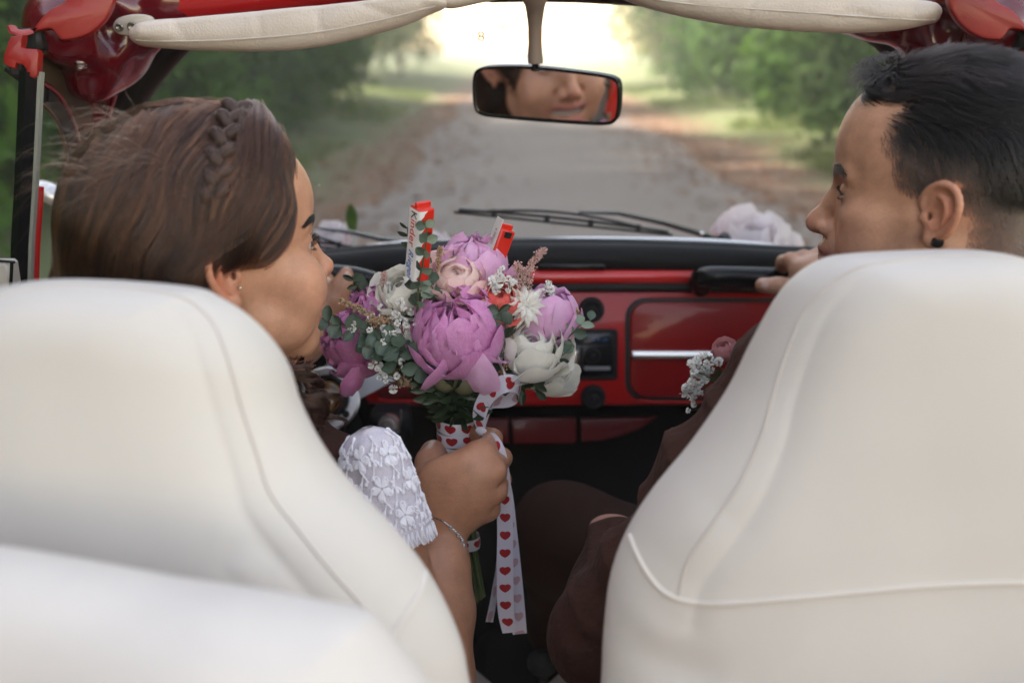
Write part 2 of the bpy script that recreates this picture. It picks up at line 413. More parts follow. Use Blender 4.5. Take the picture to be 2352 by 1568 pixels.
def trace(s, start, dirf, n, step, lift, jit=0., seed=0):
    """follow dirf over the surface of s from start points; lift: (m,) offset profile or (k,m)"""
    rs = np.random.RandomState(seed); p = start.copy(); out = []
    lift = np.broadcast_to(lift, (len(p), n)) if np.ndim(lift) < 2 else lift
    d0 = None
    for i in range(n):
        g = s.grad(p); v = s.sample(p); p = p-g*(v-lift[:, i])[:, None]
        out.append(p.copy())
        d = dirf(p, g, i/n); d = d-g*np.sum(d*g, 1, keepdims=True); d /= np.linalg.norm(d, axis=1, keepdims=True)+1e-9
        if d0 is not None: d = d*.6+d0*.4
        if jit: d = d+rs.normal(size=d.shape)*jit
        d /= np.linalg.norm(d, axis=1, keepdims=True)+1e-9; d0 = d
        st = step if np.ndim(step) == 0 else step[:, None]
        p = p+d*st
    return np.stack(out, 1)
# ---------------------------------------------------------------- materials of the car
RED = pbr('red_paint', (.40, .006, .007), .34, spec=.3, coat=.45, var=.35, vscale=9, c2=(.25, .006, .010), bump=.06, bscale=14, bdist=.004)
REDD = pbr('dark_red_paint', (.11, .003, .008), .22, coat=1.0, bump=.35, bscale=22, bdist=.006, var=.4, vscale=12, c2=(.09, .003, .008))
REDS = pbr('satin_red_metal', (.30, .009, .006), .42, coat=.2, var=.6, vscale=30, c2=(.20, .007, .004), bump=.15, bscale=500)
CREAM = pbr('cream_vinyl', (.64, .60, .555), .42, spec=.35, bump=.45, bscale=900, bdist=.0006, var=.35, vscale=3.5, c2=(.565, .525, .48), rvar=.12)
VISOR = pbr('grained_cream_vinyl', (.64, .565, .50), .46, spec=.4, bump=.7, bscale=420, bdist=.0010, var=.3, vscale=14, c2=(.56, .47, .40))
PIPE = pbr('cream_piping', (.70, .65, .59), .45)
SEAMM = pbr('seam_thread', (.58, .53, .49), .6)
BLACKP = pbr('black_padding', (.008, .008, .009), .5, spec=.22, bump=.2, bscale=900, bdist=.0005, var=.5, vscale=8, c2=(.02, .02, .022), rvar=.2)
BLACKG = pbr('black_gloss', (.006, .006, .007), .25, spec=.3, coat=.15)
RUBBER = pbr('black_rubber', (.010, .010, .010), .6, bump=.1, bscale=300)
DARK = pbr('dark_carpet', (.008, .0075, .007), .95, bump=.5, bscale=600)
CHROME = pbr('brushed_chrome', (.78, .76, .74), .22, metal=1, bump=.1, bscale=300)
ALU = pbr('aluminium', (.62, .61, .59), .38, metal=.9, bump=.15, bscale=250, var=.3, vscale=40)
STEMM = pbr('stem_plastic', (.34, .27, .23), .45, bump=.1, bscale=900)
BRACK = pbr('ivory_plastic', (.55, .51, .45), .35, var=.3, vscale=60, c2=(.42, .38, .32))
CX = 0.02
car = empty('convertible_car', (CX, 1.2, 0), 'red open-top convertible with cream seats and red dashboard, its cabin fills the picture', 'car')
def part(name, V, F, mat, parent=None, **k): return mesh(name, V, F, mat, parent or car, **k)
def pillow(name, outl, A, B, plane, thick, mat, parent, n=140, rings=16, tops=2.2, edge=1.0, back=.5, side='px', bumpf=None, sub=1):
    """stuffed form: outl closed curve in photo pixels laid on plane (p0, normal); A-B medial line"""
    p0, nn = np.array(plane[0], float), np.array(plane[1], float); nn /= np.linalg.norm(nn)
    o = spline(outl, n, True) if side == 'px' else np.array(outl)
    W = np.array([ray_plane(x, y, p0, nn) for x, y in o])
    a = ray_plane(*A, p0, nn); b = ray_plane(*B, p0, nn); ab = b-a
    t = np.clip(((W-a)@ab)/np.dot(ab, ab), 0, 1); Cc = a+t[:, None]*ab
    V = []; F = []; n = len(W)
    ss = np.sin(np.linspace(0, math.pi/2, rings))
    prof = [(s_, +1) for s_ in ss]+[(s_, -1) for s_ in ss[::-1][1:]]
    for (s_, sg) in prof:
        h = (1-s_**tops)**(1/2.0)*thick*(1.0 if sg > 0 else back)
        pts = Cc+(W-Cc)*s_+nn*h*sg
        if bumpf is not None and sg > 0: pts = pts+nn*bumpf(pts, s_, t)[:, None]
        V += list(pts)
    for i in range(len(prof)-1):
        for k in range(n): F.append((i*n+k, i*n+(k+1) % n, (i+1)*n+(k+1) % n, (i+1)*n+k))
    o_ = mesh(name, V, F, mat, parent)
    import bmesh
    bm = bmesh.new(); bm.from_mesh(o_.data); bmesh.ops.remove_doubles(bm, verts=bm.verts, dist=1e-4); bmesh.ops.recalc_face_normals(bm, faces=bm.faces); bm.to_mesh(o_.data); bm.free()
    o_.data.polygons.foreach_set('use_smooth', np.ones(len(o_.data.polygons), dtype=bool))
    return o_, (lambda q, s_: None)
def onsurf(px, plane, A, B, outl, thick, tops=2.2, lift=.001, n=140):
    """points of a pixel polyline laid on the front of such a pillow"""
    p0, nn = np.array(plane[0], float), np.array(plane[1], float); nn /= np.linalg.norm(nn)
    o = spline(outl, n, True); W = np.array([ray_plane(x, y, p0, nn) for x, y in o])
    a = ray_plane(*A, p0, nn); b = ray_plane(*B, p0, nn); ab = b-a
    t = np.clip(((W-a)@ab)/np.dot(ab, ab), 0, 1); Cc = a+t[:, None]*ab
    def height(q):
        # s of q: find outline point whose spoke passes closest
        best = None; d1 = W-Cc; L = np.sum(d1*d1, 1); r = q-Cc; s_ = np.clip(np.sum(r*d1, 1)/L, 0, 1); dist = np.linalg.norm(r-d1*s_[:, None], axis=1); k = int(np.argmin(dist))
        return math.sqrt(max(0, 1-s_[k]**tops))*thick
    out = []
    for x, y in px:
        q = ray_plane(x, y, p0, nn)
        for _ in range(6):
            h = height(q)+lift; hit = ray_plane(x, y, p0+nn*h, nn); q = hit-nn*h
        out.append(hit)
    return np.array(out)
def plate(name, px, plane, thick, mat, parent, bev=.002, n=None, lift=0., sub=None, closed=True):
    """flat plate with bevelled rim, outline in photo pixels laid on plane"""
    p0, nn = np.array(plane[0], float), np.array(plane[1], float); nn /= np.linalg.norm(nn); p0 = p0+nn*lift
    o = spline(px, n, True) if n else np.array(px, float)
    W = np.array([ray_plane(x, y, p0, nn) for x, y in o]); n_ = len(W); cen = W.mean(0)
    tang = np.roll(W, -1, 0)-np.roll(W, 1, 0); tang /= np.linalg.norm(tang, axis=1, keepdims=True)+1e-9
    inw = np.cross(tang, nn); 
    if np.sum(inw*(cen-W)) < 0: inw = -inw
    V = list(W+inw*bev)+list(W+inw*bev*.3-nn*bev*.3)+list(W-nn*bev)+list(W-nn*thick); F = [tuple(range(n_)), tuple(3*n_+k for k in range(n_))[::-1]]
    for i in range(3):
        for k in range(n_): F.append((i*n_+k, i*n_+(k+1) % n_, (i+1)*n_+(k+1) % n_, (i+1)*n_+k))
    mb = MB(); mb.add(V, F); return mb.build(name, mat, parent)
def rrect(x0, y0, x1, y1, r, k=6):
    out = []
    for cx_, cy_, a0 in ((x1-r, y0+r, -90), (x1-r, y1-r, 0), (x0+r, y1-r, 90), (x0+r, y0+r, 180)):
        for i in range(k): a = R(a0+90*i/(k-1)); out.append((cx_+r*math.cos(a), cy_+r*math.sin(a)))
    return out
def mirX(V): V = np.array(V); V[:, 0] = 2*CX-V[:, 0]; return V

# ---------------------------------------------------------------- windscreen frame, glass, seals
def frame_sdf():
    s = SDF((-.74, .98, .80), (-.30, 1.68, 1.52), .0045)
    s.chain([P(150, 700, 1.52), P(190, 560, 1.46), P(205, 400, 1.385), P(212, 290, 1.34), P(205, 200, 1.30), P(222, 120, 1.265), P(285, 35, 1.25), P(400, 5, 1.24), P(560, -5, 1.24)], [.034, .033, .030, .029, .030, .034, .042, .040, .034], .025)
    s.chain([P(250, 110, 1.25), P(180, 60, 1.18), P(130, 60, 1.15)], [.044, .040, .034], .04)
    s.chain([P(205, 330, 1.33), P(232, 230, 1.285), P(270, 155, 1.265), P(322, 96, 1.25)], [.009, .013, .014, .010], .012)
    s.ell(P(205, 170, 1.215), (.028, .03, .035), .03)
    s.cap(P(185, 118, 1.17), P(180, 150, 1.20), .012, .010, .01)
    s.ell(P(250, 70, 1.175), (.02, .02, .024), .02, 'd'); s.ell(P(205, 255, 1.27), (.014, .02, .04), .02, 'd')
    s.smooth(1); return s.surface()
V_, F_ = frame_sdf()
V_ = V_+0.0009*np.stack([vnoise(V_, 70, 1), vnoise(V_, 60, 2), vnoise(V_, 75, 4)], 1)
frame = part('windscreen_pillar', V_, F_, REDD); frame2 = part('windscreen_pillar', mirX(V_), F_[:, ::-1], REDD)
hd = MB(); hp = spline([P(330, 22, 1.235), P(560, 0, 1.23), P(850, -42, 1.23), P(1228, -62, 1.235), P(1610, -42, 1.23), P(1890, 0, 1.23), P(2110, 22, 1.235)], 40)
hd.tube(hp, .036, 14, flat=.7); hd.build('windscreen_header', RED, car)
GP0 = P(1228, 590, 1.52); GP1 = P(1228, -40, 1.255); gdir = GP1-GP0; gn = np.cross((1., 0, 0), gdir); gn /= np.linalg.norm(gn)
if gn[1] > 0: gn = -gn
GPL = (GP0, gn)
gl_half = [(1228, -45), (800, -20), (560, 15), (440, 55), (375, 115), (322, 180), (290, 235), (262, 320), (246, 420), (244, 520), (262, 580), (320, 612), (600, 622), (900, 616)]
gl_px = gl_half+[(2456-x, y) for x, y in gl_half[::-1] if x != 1228]+[(1228, 612)]
gl_px = gl_px[:14]+[(1228, 612)]+[(2456-x, y) for x, y in gl_half[::-1]][:-1]
go = spline(gl_px, 120, True)
GW = np.array([ray_plane(x, y, *GPL) for x, y in go])
def glassmat():
    m, t, b = NT('windscreen_glass'); N = t.nodes; L = t.links
    tr = N.new('ShaderNodeBsdfTransparent'); tr.inputs[0].default_value = (.93, .95, .94, 1)
    gs = N.new('ShaderNodeBsdfGlossy'); gs.inputs['Roughness'].default_value = .03
    df = N.new('ShaderNodeBsdfTranslucent'); df.inputs[0].default_value = (.85, .8, .75, 1); d2 = N.new('ShaderNodeBsdfDiffuse'); d2.inputs[0].default_value = (.8, .78, .75, 1)
    fr = N.new('ShaderNodeFresnel'); fr.inputs[0].default_value = 1.35
    m1 = N.new('ShaderNodeMixShader'); L.new(fr.outputs[0], m1.inputs[0]); L.new(tr.outputs[0], m1.inputs[1]); L.new(gs.outputs[0], m1.inputs[2])
    tc = N.new('ShaderNodeTexCoord'); v = N.new('ShaderNodeTexVoronoi'); v.inputs['Scale'].default_value = 26; v.inputs['Randomness'].default_value = 1; L.new(tc.outputs['Object'], v.inputs['Vector'])
    c = N.new('ShaderNodeMapRange'); c.inputs[1].default_value = .055; c.inputs[2].default_value = .02; c.inputs[3].default_value = 0; c.inputs[4].default_value = .5; L.new(v.outputs['Distance'], c.inputs[0])
    n = N.new('ShaderNodeTexNoise'); n.inputs['Scale'].default_value = 7; n.inputs['Detail'].default_value = 8; L.new(tc.outputs['Object'], n.inputs['Vector'])
    c2 = N.new('ShaderNodeMapRange'); c2.inputs[1].default_value = .35; c2.inputs[2].default_value = .75; c2.inputs[3].default_value = .008; c2.inputs[4].default_value = .045; L.new(n.outputs[0], c2.inputs[0])
    v2 = N.new('ShaderNodeTexVoronoi'); v2.inputs['Scale'].default_value = 55; L.new(tc.outputs['Object'], v2.inputs['Vector'])
    g2 = N.new('ShaderNodeMath'); g2.operation = 'GREATER_THAN'; g2.inputs[1].default_value = .62; sx = N.new('ShaderNodeSeparateColor'); L.new(v.outputs['Color'], sx.inputs[0]); L.new(sx.outputs[0], g2.inputs[0])
    ml = N.new('ShaderNodeMath'); ml.operation = 'MULTIPLY'; L.new(c.outputs[0], ml.inputs[0]); L.new(g2.outputs[0], ml.inputs[1])
    ad = N.new('ShaderNodeMath'); ad.operation = 'ADD'; ad.use_clamp = True; L.new(ml.outputs[0], ad.inputs[0]); L.new(c2.outputs[0], ad.inputs[1])
    dd = N.new('ShaderNodeMixShader'); dd.inputs[0].default_value = .5; L.new(df.outputs[0], dd.inputs[1]); L.new(d2.outputs[0], dd.inputs[2])
    m2 = N.new('ShaderNodeMixShader'); L.new(ad.outputs[0], m2.inputs[0]); L.new(m1.outputs[0], m2.inputs[1]); L.new(dd.outputs[0], m2.inputs[2])
    L.new(m2.outputs[0], N['Material Output'].inputs[0]); return m
n_ = len(GW); GV = list(GW)+[GW.mean(0)]; GF = [(k, (k+1) % n_, n_) for k in range(n_)]
glass = part('windscreen_glass', GV, GF, glassmat(), smooth=False)
mb = MB(); mb.tube(list(GW-gn*-.004)+[GW[0]-gn*-.004, GW[1]-gn*-.004], .027, 12, caps=False, flat=.8); 
seal = mb.build('windscreen_seal', RUBBER, car)
# etched maker's marks on the glass: the digit 8 and faint lines of letters
def text(body, p, size, nrm, up, mat, parent, name='lettering', ext=.0003, align='CENTER', shear=0, yscale=1.0):
    c = bpy.data.curves.new(name, 'FONT'); c.body = body; c.size = size; c.extrude = ext; c.align_x = align; c.align_y = 'CENTER'; c.shear = shear; c.resolution_u = 3
    tmp = bpy.data.objects.new('tmp', c); COL.objects.link(tmp); bpy.context.view_layer.update()
    me = bpy.data.meshes.new_from_object(tmp.evaluated_get(bpy.context.evaluated_depsgraph_get())); bpy.data.objects.remove(tmp)
    z = Vector(nrm).normalized(); y = Vector(up); y = (y-z*y.dot(z)).normalized(); x = y.cross(z)
    m = Matrix((x, y*yscale, z)).transposed().to_4x4(); m.translation = Vector(p); me.transform(m); me.materials.clear(); me.materials.append(mat); me.name = name
    o = bpy.data.objects.new(name, me); COL.objects.link(o); setpar(o, parent); return o
ETCH = pbr('etched_mark', (.06, .05, .035), .7)
text('8', ray_plane(1105, 84, *GPL)+gn*.001, .020, gn, (0, .3, 1), ETCH, glass, 'etched_digit', .0001)
text('-- muilli', ray_plane(1157, 40, *GPL)+gn*.001, .011, gn, (1, 0, -.15), ETCH, glass, 'etched_lettering', .0002)
text('-- leuS', ray_plane(1088, 42, *GPL)+gn*.001, .009, gn, (1, 0, .1), ETCH, glass, 'etched_lettering', .0001)

# hardware at the corners
def corner(mir):
    f = (lambda V: mirX(V)) if mir else (lambda V: np.array(V))
    def fix(o):
        if mir:
            me = o.data; v = np.zeros(len(me.vertices)*3); me.vertices.foreach_get('co', v); v = mirX(v.reshape(-1, 3)); me.vertices.foreach_set('co', v.ravel()); me.flip_normals(); me.update()
        return o
    pl = (P(100, 70, 1.10), (0.15, -1, .1))
    fix(plate('corner_plate', [(255, -60), (262, -10), (250, 30), (225, 62), (190, 84), (150, 92), (135, 88), (118, 68), (100, 68), (78, 72), (72, 70), (110, 25), (150, 0), (175, -60)], pl, .012, REDS, car, bev=.003, n=70))
    mb = MB(); mb.tube([P(27, 62, 1.10), P(33, 74, 1.095), P(50, 78, 1.095), P(76, 72, 1.10)], [.005, .006, .006, .004], 8, flat=.5); fix(mb.build('plate_lip', REDS, car))
    pl2 = (P(40, 120, 1.07), (0.1, -1, .1))
    fix(plate('latch_bracket', [(22, 84), (52, 80), (50, 98), (48, 108), (58, 111), (84, 113), (88, 122), (86, 172), (78, 180), (62, 177), (58, 158), (52, 150), (36, 146), (33, 158), (18, 154), (6, 145), (7, 128)], pl2, .014, REDS, car, bev=.0025))
    mb = MB(); mb.box(P(74, 92, 1.115), (.014, .012, .012), bev=.004); mb.box(P(45, 150, 1.085), (.008, .010, .012), bev=.003); mb.tube([P(18, 155, 1.09), P(60, 185, 1.09)], .006, 8); fix(mb.build('hinge_block', RUBBER, car))
    # spring and screws on the pillar
    mb = MB(); q = []; c0 = np.array(P(182, 122, 1.155)); 
    for i in range(60): a = i*.62; q.append(c0+np.array((.0058*math.cos(a), .0058*math.sin(a), -i*.00030)))
    mb.tube(q, .0012, 5); fix(mb.build('spring', CHROME, car))
    mb = MB(); mb.lathe(P(179, 140, 1.16), (0, -1, .3), [(.006, 0), (.006, .004), (.003, .006)], 12); fix(mb.build('bolt', CHROME, car))
    # quarter light frame behind the pillar
    mb = MB(); a = spline([P(86, 185, 1.12), P(130, 215, 1.17), P(165, 275, 1.22), P(182, 345, 1.27), P(190, 430, 1.31), P(190, 660, 1.38)], 26); b = spline([P(95, 120, 1.14), P(165, 160, 1.20), P(200, 240, 1.25), P(210, 330, 1.29), P(212, 430, 1.33), P(205, 660, 1.40)], 26)
    V = list(a)+list(b); F = [(i, i+1, 27+i, 26+i) for i in range(25)]; mb.add(V, F); V2 = [np.array(v)+np.array((-.004, .02, 0)) for v in V]; mb.add(V2, F)
    fix(mb.build('quarter_light_channel', pbr('dull_bronze_trim', (.055, .036, .018), .5, var=.5, vscale=20, c2=(.03, .02, .014)), car))
    mb = MB(); mb.tube(a, .0035, 8); fix(mb.build('red_edge', REDD, car)) if False else fix(mb.build('channel_bead', REDD, car))
    mb = MB(); c = spline([P(95, 200, 1.13), P(135, 235, 1.18), P(160, 300, 1.22), P(172, 370, 1.26), P(172, 450, 1.30), P(170, 660, 1.37)], 26); d_ = spline([P(92, 235, 1.12), P(128, 275, 1.17), P(148, 330, 1.21), P(158, 400, 1.24), P(158, 470, 1.28), P(158, 660, 1.35)], 26)
    V = list(c)+list(d_)+[v+np.array((0, .02, 0)) for v in c]+[v+np.array((0, .02, 0)) for v in d_]; F = []
    for i in range(25):
        for k0, k1 in ((0, 26), (26, 78), (78, 52), (52, 0)): F.append((k0+i, k0+i+1, k1+i+1, k1+i))
    mb.add(V, F); fix(mb.build('quarter_light_seal', RUBBER, car))
    mb = MB(); mb.tube(d_, .0022, 6); fix(mb.build('quarter_light_trim', pbr('brown_chrome', (.42, .28, .22), .3, metal=.8), car))
    mb = MB(); pst = [P(68, 165, 1.075), P(62, 300, 1.075), P(56, 430, 1.075), P(48, 560, 1.075), P(44, 700, 1.075)]; mb.tube(pst, .0085, 4, flat=1.3); fix(mb.build('window_post', BLACKG, car))
    mb = MB(); mb.tube([q+np.array((.0105, .002, 0)) for q in pst], .0042, 6); fix(mb.build('window_post_chrome', pbr('grey_glass_edge', (.36, .38, .35), .25, metal=.5), car))
    mb = MB(); mb.tube([q+np.array((.0165, .004, 0)) for q in pst[2:]], .003, 6); fix(mb.build('window_post_piping', RED, car))
    # glass of the quarter light
    V = list(d_)+[np.array((pst[0][0]+.018, d_[i][1]-.0, d_[i][2])) for i in range(26)]; F = [(i, i+1, 27+i, 26+i) for i in range(25)]
    fix(mesh('quarter_light_glass', V, F, glass.data.materials[0], car))
    # sun visor bracket
    pb = (P(320, 58, 1.17), (0, -1, -.1))
    br = fix(plate('visor_bracket', [(258, 60), (266, 45), (285, 37), (315, 34), (340, 38), (350, 48), (348, 66), (335, 78), (305, 84), (275, 80), (262, 72)] if not mir else [(258, 60), (266, 45), (285, 37), (315, 34), (340, 38), (350, 48), (348, 66), (335, 78), (305, 84), (275, 80), (262, 72)], pb, .008, BRACK, car, bev=.0025, n=40))
    if mir: br.location = Vector((-.008, 0, .012))
    for x_, y_, r_ in ((275, 63, .0042), (305, 62, .0052)):
        mb = MB(); mb.lathe(P(x_, y_, 1.17), (0, -1, -.05), [(r_*1.1, 0), (r_*1.1, .002), (r_*.8, .003), (r_*.2, .0015)], 14); o = fix(mb.build('bracket_screw', pbr('worn_steel', (.25, .24, .2), .35, metal=.9), car))
        if mir: o.location = Vector((-.008, 0, .012))
corner(False); corner(True)

# sun visors
def visor(outl, A, B, Y, seed):
    pl = (P(*A, Y), (0, -1, .25))
    def bf(pts, s_, t): return .0016*vnoise(pts, 60, seed)*(1-s_**3)+.0010*vnoise(pts, 130, seed+5)*(1-s_**2)-.0015*np.exp(-((vnoise(pts, 40, seed+9)-.2)/.12)**2)*(1-s_**4)
    o, _ = pillow('sun_visor', outl, A, B, pl, .022, VISOR, car, 220, 26, tops=2.6, bumpf=bf, back=.6)
    return o, pl
vl = [(300, 88), (306, 70), (345, 52), (450, 43), (600, 30), (800, 12), (930, -4), (1010, -12), (1026, 4), (1022, 18), (990, 32), (920, 62), (800, 94), (700, 112), (600, 118), (450, 116), (345, 108), (315, 102)]
v1, vp1 = visor(vl, (345, 80), (960, 12), 1.155, 3)
vr = [(1400, -25), (1440, -50), (1600, -42), (1800, -26), (2000, -8), (2090, 2), (2140, 10), (2158, 26), (2155, 42), (2130, 56), (2060, 70), (1950, 76), (1850, 73), (1750, 66), (1650, 54), (1530, 30), (1440, 2)]
v2, vp2 = visor(vr, (1460, -22), (2110, 32), 1.155, 11)
for v, pl, A, B, ol, sm in ((v1, vp1, (345, 80), (960, 12), vl, [(312, 92), (400, 95), (520, 92), (700, 78), (850, 52), (1000, 14)]), (v2, vp2, (1460, -22), (2110, 32), vr, [(1450, -10), (1600, 12), (1800, 26), (2000, 40), (2100, 46), (2150, 45)])):
    mb = MB(); mb.tube(onsurf(spline(sm, 50), pl, A, B, ol, .022, 2.6, .0004), .0009, 5); mb.build('seam', SEAMM, v)
pv = [(1010, 12), (1022, -8), (1080, -30), (1180, -45), (1200, -20), (1150, -2), (1100, 8), (1040, 20)]
pillow('visor_end_flap', pv, (1035, 3), (1150, -20), (P(1035, 3, 1.17), (0, -1, .25)), .012, VISOR, car, 80, 10)

# inner mirror
MC = P(1254, 222, 1.29); TGT = np.array((-.212, .938, 1.0985)); MIRROR_R = 3.6
mn = (CAM-MC)/np.linalg.norm(CAM-MC)+(TGT-MC)/np.linalg.norm(TGT-MC); mn /= np.linalg.norm(mn); MPL = (MC, mn)
mpx = spline([(1086, 205), (1088, 172), (1098, 158), (1125, 152), (1180, 151), (1240, 154), (1320, 163), (1385, 172), (1412, 180), (1423, 195), (1424, 230), (1421, 262), (1413, 280), (1395, 287), (1340, 286), (1240, 279), (1140, 270), (1105, 264), (1090, 250)], 90, True)
inner = np.array([1254, 222])+(mpx-np.array([1254, 222]))*np.array([.967, .90])
mir = plate('rear_view_mirror', mpx, MPL, .014, BLACKG, car, bev=.003, lift=-.0065)
ipts = np.array([ray_plane(x, y, MC+mn*.0008, mn) for x, y in inner]); GVm = []; GFm = []; NR = 24; nI = len(ipts); c0 = MC+mn*.0008; smax = max(np.sum((ipts-c0)**2, 1))
for j in range(1, NR+1):
    q = c0+(ipts-c0)*j/NR; GVm += list(q-mn[None]*((smax-np.sum((q-c0)**2, 1))/(2*MIRROR_R))[:, None])
GVm.append(c0-mn*smax/(2*MIRROR_R)); GFm = [(j*nI+k, j*nI+(k+1) % nI, (j+1)*nI+(k+1) % nI, (j+1)*nI+k) for j in range(NR-1) for k in range(nI)]+[(nI*NR, (k+1) % nI, k) for k in range(nI)]
mg = mesh('mirror_glass', GVm, GFm, pbr('mirror_silver', (.93, .92, .91), .012, metal=1), mir)
mb = MB(); rp = np.array([ray_plane(x, y, MC+mn*.0012, mn) for x, y in np.array([1254, 222])+(mpx-np.array([1254, 222]))*np.array([.983, .95])]); mb.tube(list(rp)+[rp[0], rp[1]], .0021, 8, caps=False); mb.build('mirror_rim', BLACKG, mir)
mb = MB(); mb.tube([P(1228, -60, 1.23), P(1228, -15, 1.24), P(1229, 5, 1.25), P(1229, 25, 1.26), P(1229, 60, 1.27), P(1229, 100, 1.28), P(1229, 128, 1.285), P(1230, 140, 1.288), P(1230, 147, 1.288), P(1230, 148.5, 1.288)], [.027, .0190, .0132, .0110, .0086, .0084, .0095, .0098, .0090, .002], 18); mb.build('mirror_stem', STEMM, car)
mb = MB(); mb.tube([P(1230, 146, 1.288), P(1230, 152, 1.288), P(1230, 158, 1.29)], [.0058, .0040, .0068], 12); mb.build('ball_joint', BLACKG, mir)

# ---------------------------------------------------------------- seats
from mathutils.bvhtree import BVHTree
def drape(o, q, n, lift):
    """polyline sewn onto the surface of mesh o"""
    me = o.data; bv = BVHTree.FromPolygons([v.co for v in me.vertices], [tuple(p.vertices) for p in me.polygons]); out = []
    for x, y in spline(q, n):
        d = Vector(P(x, y, 1.0)-CAM).normalized(); h = bv.ray_cast(Vector(CAM), d)
        if h[0] is not None: out.append(np.array(h[0]-d*lift))
    return out
def seat(label, outl, A, B, p0, nrm, seams, pipe, thick, seed, creases):
    pl = (np.array(p0), np.array(nrm, float)/np.linalg.norm(nrm))
    root = None
    cl = [np.array(ray_plane(x, y, *pl)) for x, y in creases[0]]
    cr = [(np.array(ray_plane(*c[0], *pl)), np.array(ray_plane(*c[1], *pl)), c[2], c[3]) for c in creases[1]]
    sp = [np.array([ray_plane(x, y, *pl) for x, y in spline(q, 420)]) for q in seams]
    def bf(pts, s_, t):
        h = .0035*vnoise(pts, 9, seed)+.0014*vnoise(pts, 26, seed+1)+.0004*vnoise(pts, 70, seed+2)
        for S in sp:      # stuffing pulled in along the seam
            d = np.min(np.linalg.norm(pts[:, None]-pl[1]*((pts-pl[0])@pl[1])[:, None, None]-S[None], axis=2), axis=1)
            h = h-.0020*np.exp(-(d/.010)**2)-.0010*np.exp(-(d/.003)**2)
        q = pts-pl[1]*((pts-pl[0])@pl[1])[:, None]
        for a, b, wd, hh in cr:
            ab = b-a; tt = np.clip((q-a)@ab/np.dot(ab, ab), 0, 1); d = np.linalg.norm(q-a-tt[:, None]*ab, axis=1); h = h+hh*np.exp(-(d/wd)**2)*np.sin(np.pi*np.clip(tt, .05, .95))
        return h*(1-s_**6)
    o, _ = pillow('front_seat', outl, A, B, pl, thick, CREAM, car, 420, 90, tops=3.2, bumpf=bf, back=.35)
    tag(o, label)
    for q in seams:
        mb = MB(); mb.tube(drape(o, q, 110, .0002), .0011, 6); mb.build('seam', SEAMM, o)
    for q in pipe:
        mb = MB(); mb.tube(drape(o, q, 90, .0008), .0018, 8); mb.build('piping', PIPE, o)
    return o
sn = (0, -1, .22)
Rs = [(1300, 1900), (1365, 1640), (1380, 1568), (1386, 1450), (1402, 1320), (1440, 1215), (1500, 1120), (1590, 1010), (1672, 890), (1725, 785), (1778, 690), (1820, 638), (1880, 597), (1950, 582), (2100, 574), (2230, 574), (2330, 592), (2400, 630), (2450, 690), (2500, 785), (2560, 890), (2640, 1010), (2720, 1120), (2790, 1215), (2830, 1320), (2850, 1450), (2860, 1568), (2870, 1640), (2900, 1900)]
seat('right-hand cream seat with piping across its back, in front of the man', Rs, (2105, 730), (2105, 1500), P(2105, 900, .70), sn,
     [[(2352, 596), (2200, 588), (2050, 600), (1950, 625), (1860, 700), (1810, 800), (1778, 900), (1750, 1000), (1700, 1110), (1640, 1200), (1580, 1290), (1558, 1375)]],
     [[(1446, 1228), (1462, 1270), (1490, 1320), (1530, 1362), (1590, 1382), (1680, 1384), (1900, 1366), (2120, 1346), (2352, 1338), (2700, 1345)]], .075, 21,
     ([], [((1400, 1440), (1640, 1500), .02, -.006), ((1400, 1330), (1520, 1440), .012, .004), ((1400, 1560), (1700, 1560), .02, .006), ((1480, 1230), (1600, 1100), .03, .004)]))
Ls = [(1180, 1900), (1105, 1640), (1080, 1568), (1062, 1480), (1022, 1380), (970, 1292), (900, 1205), (800, 1100), (738, 1015), (692, 925), (664, 840), (622, 775), (565, 720), (505, 682), (450, 660), (300, 645), (150, 640), (50, 650), (-30, 672), (-110, 720), (-170, 780), (-230, 850), (-270, 930), (-330, 1020), (-400, 1110), (-500, 1220), (-560, 1330), (-600, 1450), (-640, 1600), (-700, 1900)]
seat('left-hand plain cream seat, in front of the woman', Ls, (215, 820), (215, 1500), P(215, 1000, .62), sn,
     [[(0, 678), (80, 662), (200, 657), (320, 664), (420, 684), (480, 730), (512, 790), (540, 880), (560, 950), (590, 1040), (620, 1130), (680, 1210), (760, 1310), (840, 1400), (900, 1480)]],
     [[(978, 1312), (968, 1350), (940, 1400), (900, 1460), (850, 1540)]], .075, 33,
     ([], [((560, 1190), (700, 1250), .012, -.003), ((600, 1260), (660, 1200), .012, .003), ((1000, 1500), (860, 1400), .02, .003)]))
for cx_, lab in ((P(2105, 900, .70)[0], 'r'), (P(215, 1000, .62)[0], 'l')):
    mb = MB(); mb.box((cx_, .98, .42), (.25, .26, .07), bev=.04); mb.build('seat_cushion', CREAM, car)
# folded roof cover in the near left
cv = [(-700, 1160), (-300, 1215), (0, 1252), (200, 1285), (400, 1322), (600, 1352), (760, 1382), (845, 1400), (880, 1430), (920, 1480), (960, 1530), (1010, 1600), (1080, 1720), (1100, 1900), (500, 2100), (-300, 2100), (-800, 1900)]
def cvb(pts, s_, t): return (.012*vnoise(pts, 12, 51)+.005*vnoise(pts*np.array((1, 1, 2.2)), 34, 52))*(1-s_**4)
co, _ = pillow('roof_cover', cv, (-300, 1650), (560, 1700), (P(500, 1500, .44), (0, -1, .45)), .06, pbr('white_cover_cloth', (.68, .635, .59), .6, bump=.3, bscale=500, var=.6, vscale=9, c2=(.55, .51, .48)), car, 200, 40, tops=3, bumpf=cvb)
tag(co, 'blurred off-white folded roof cover in the nearest left corner')
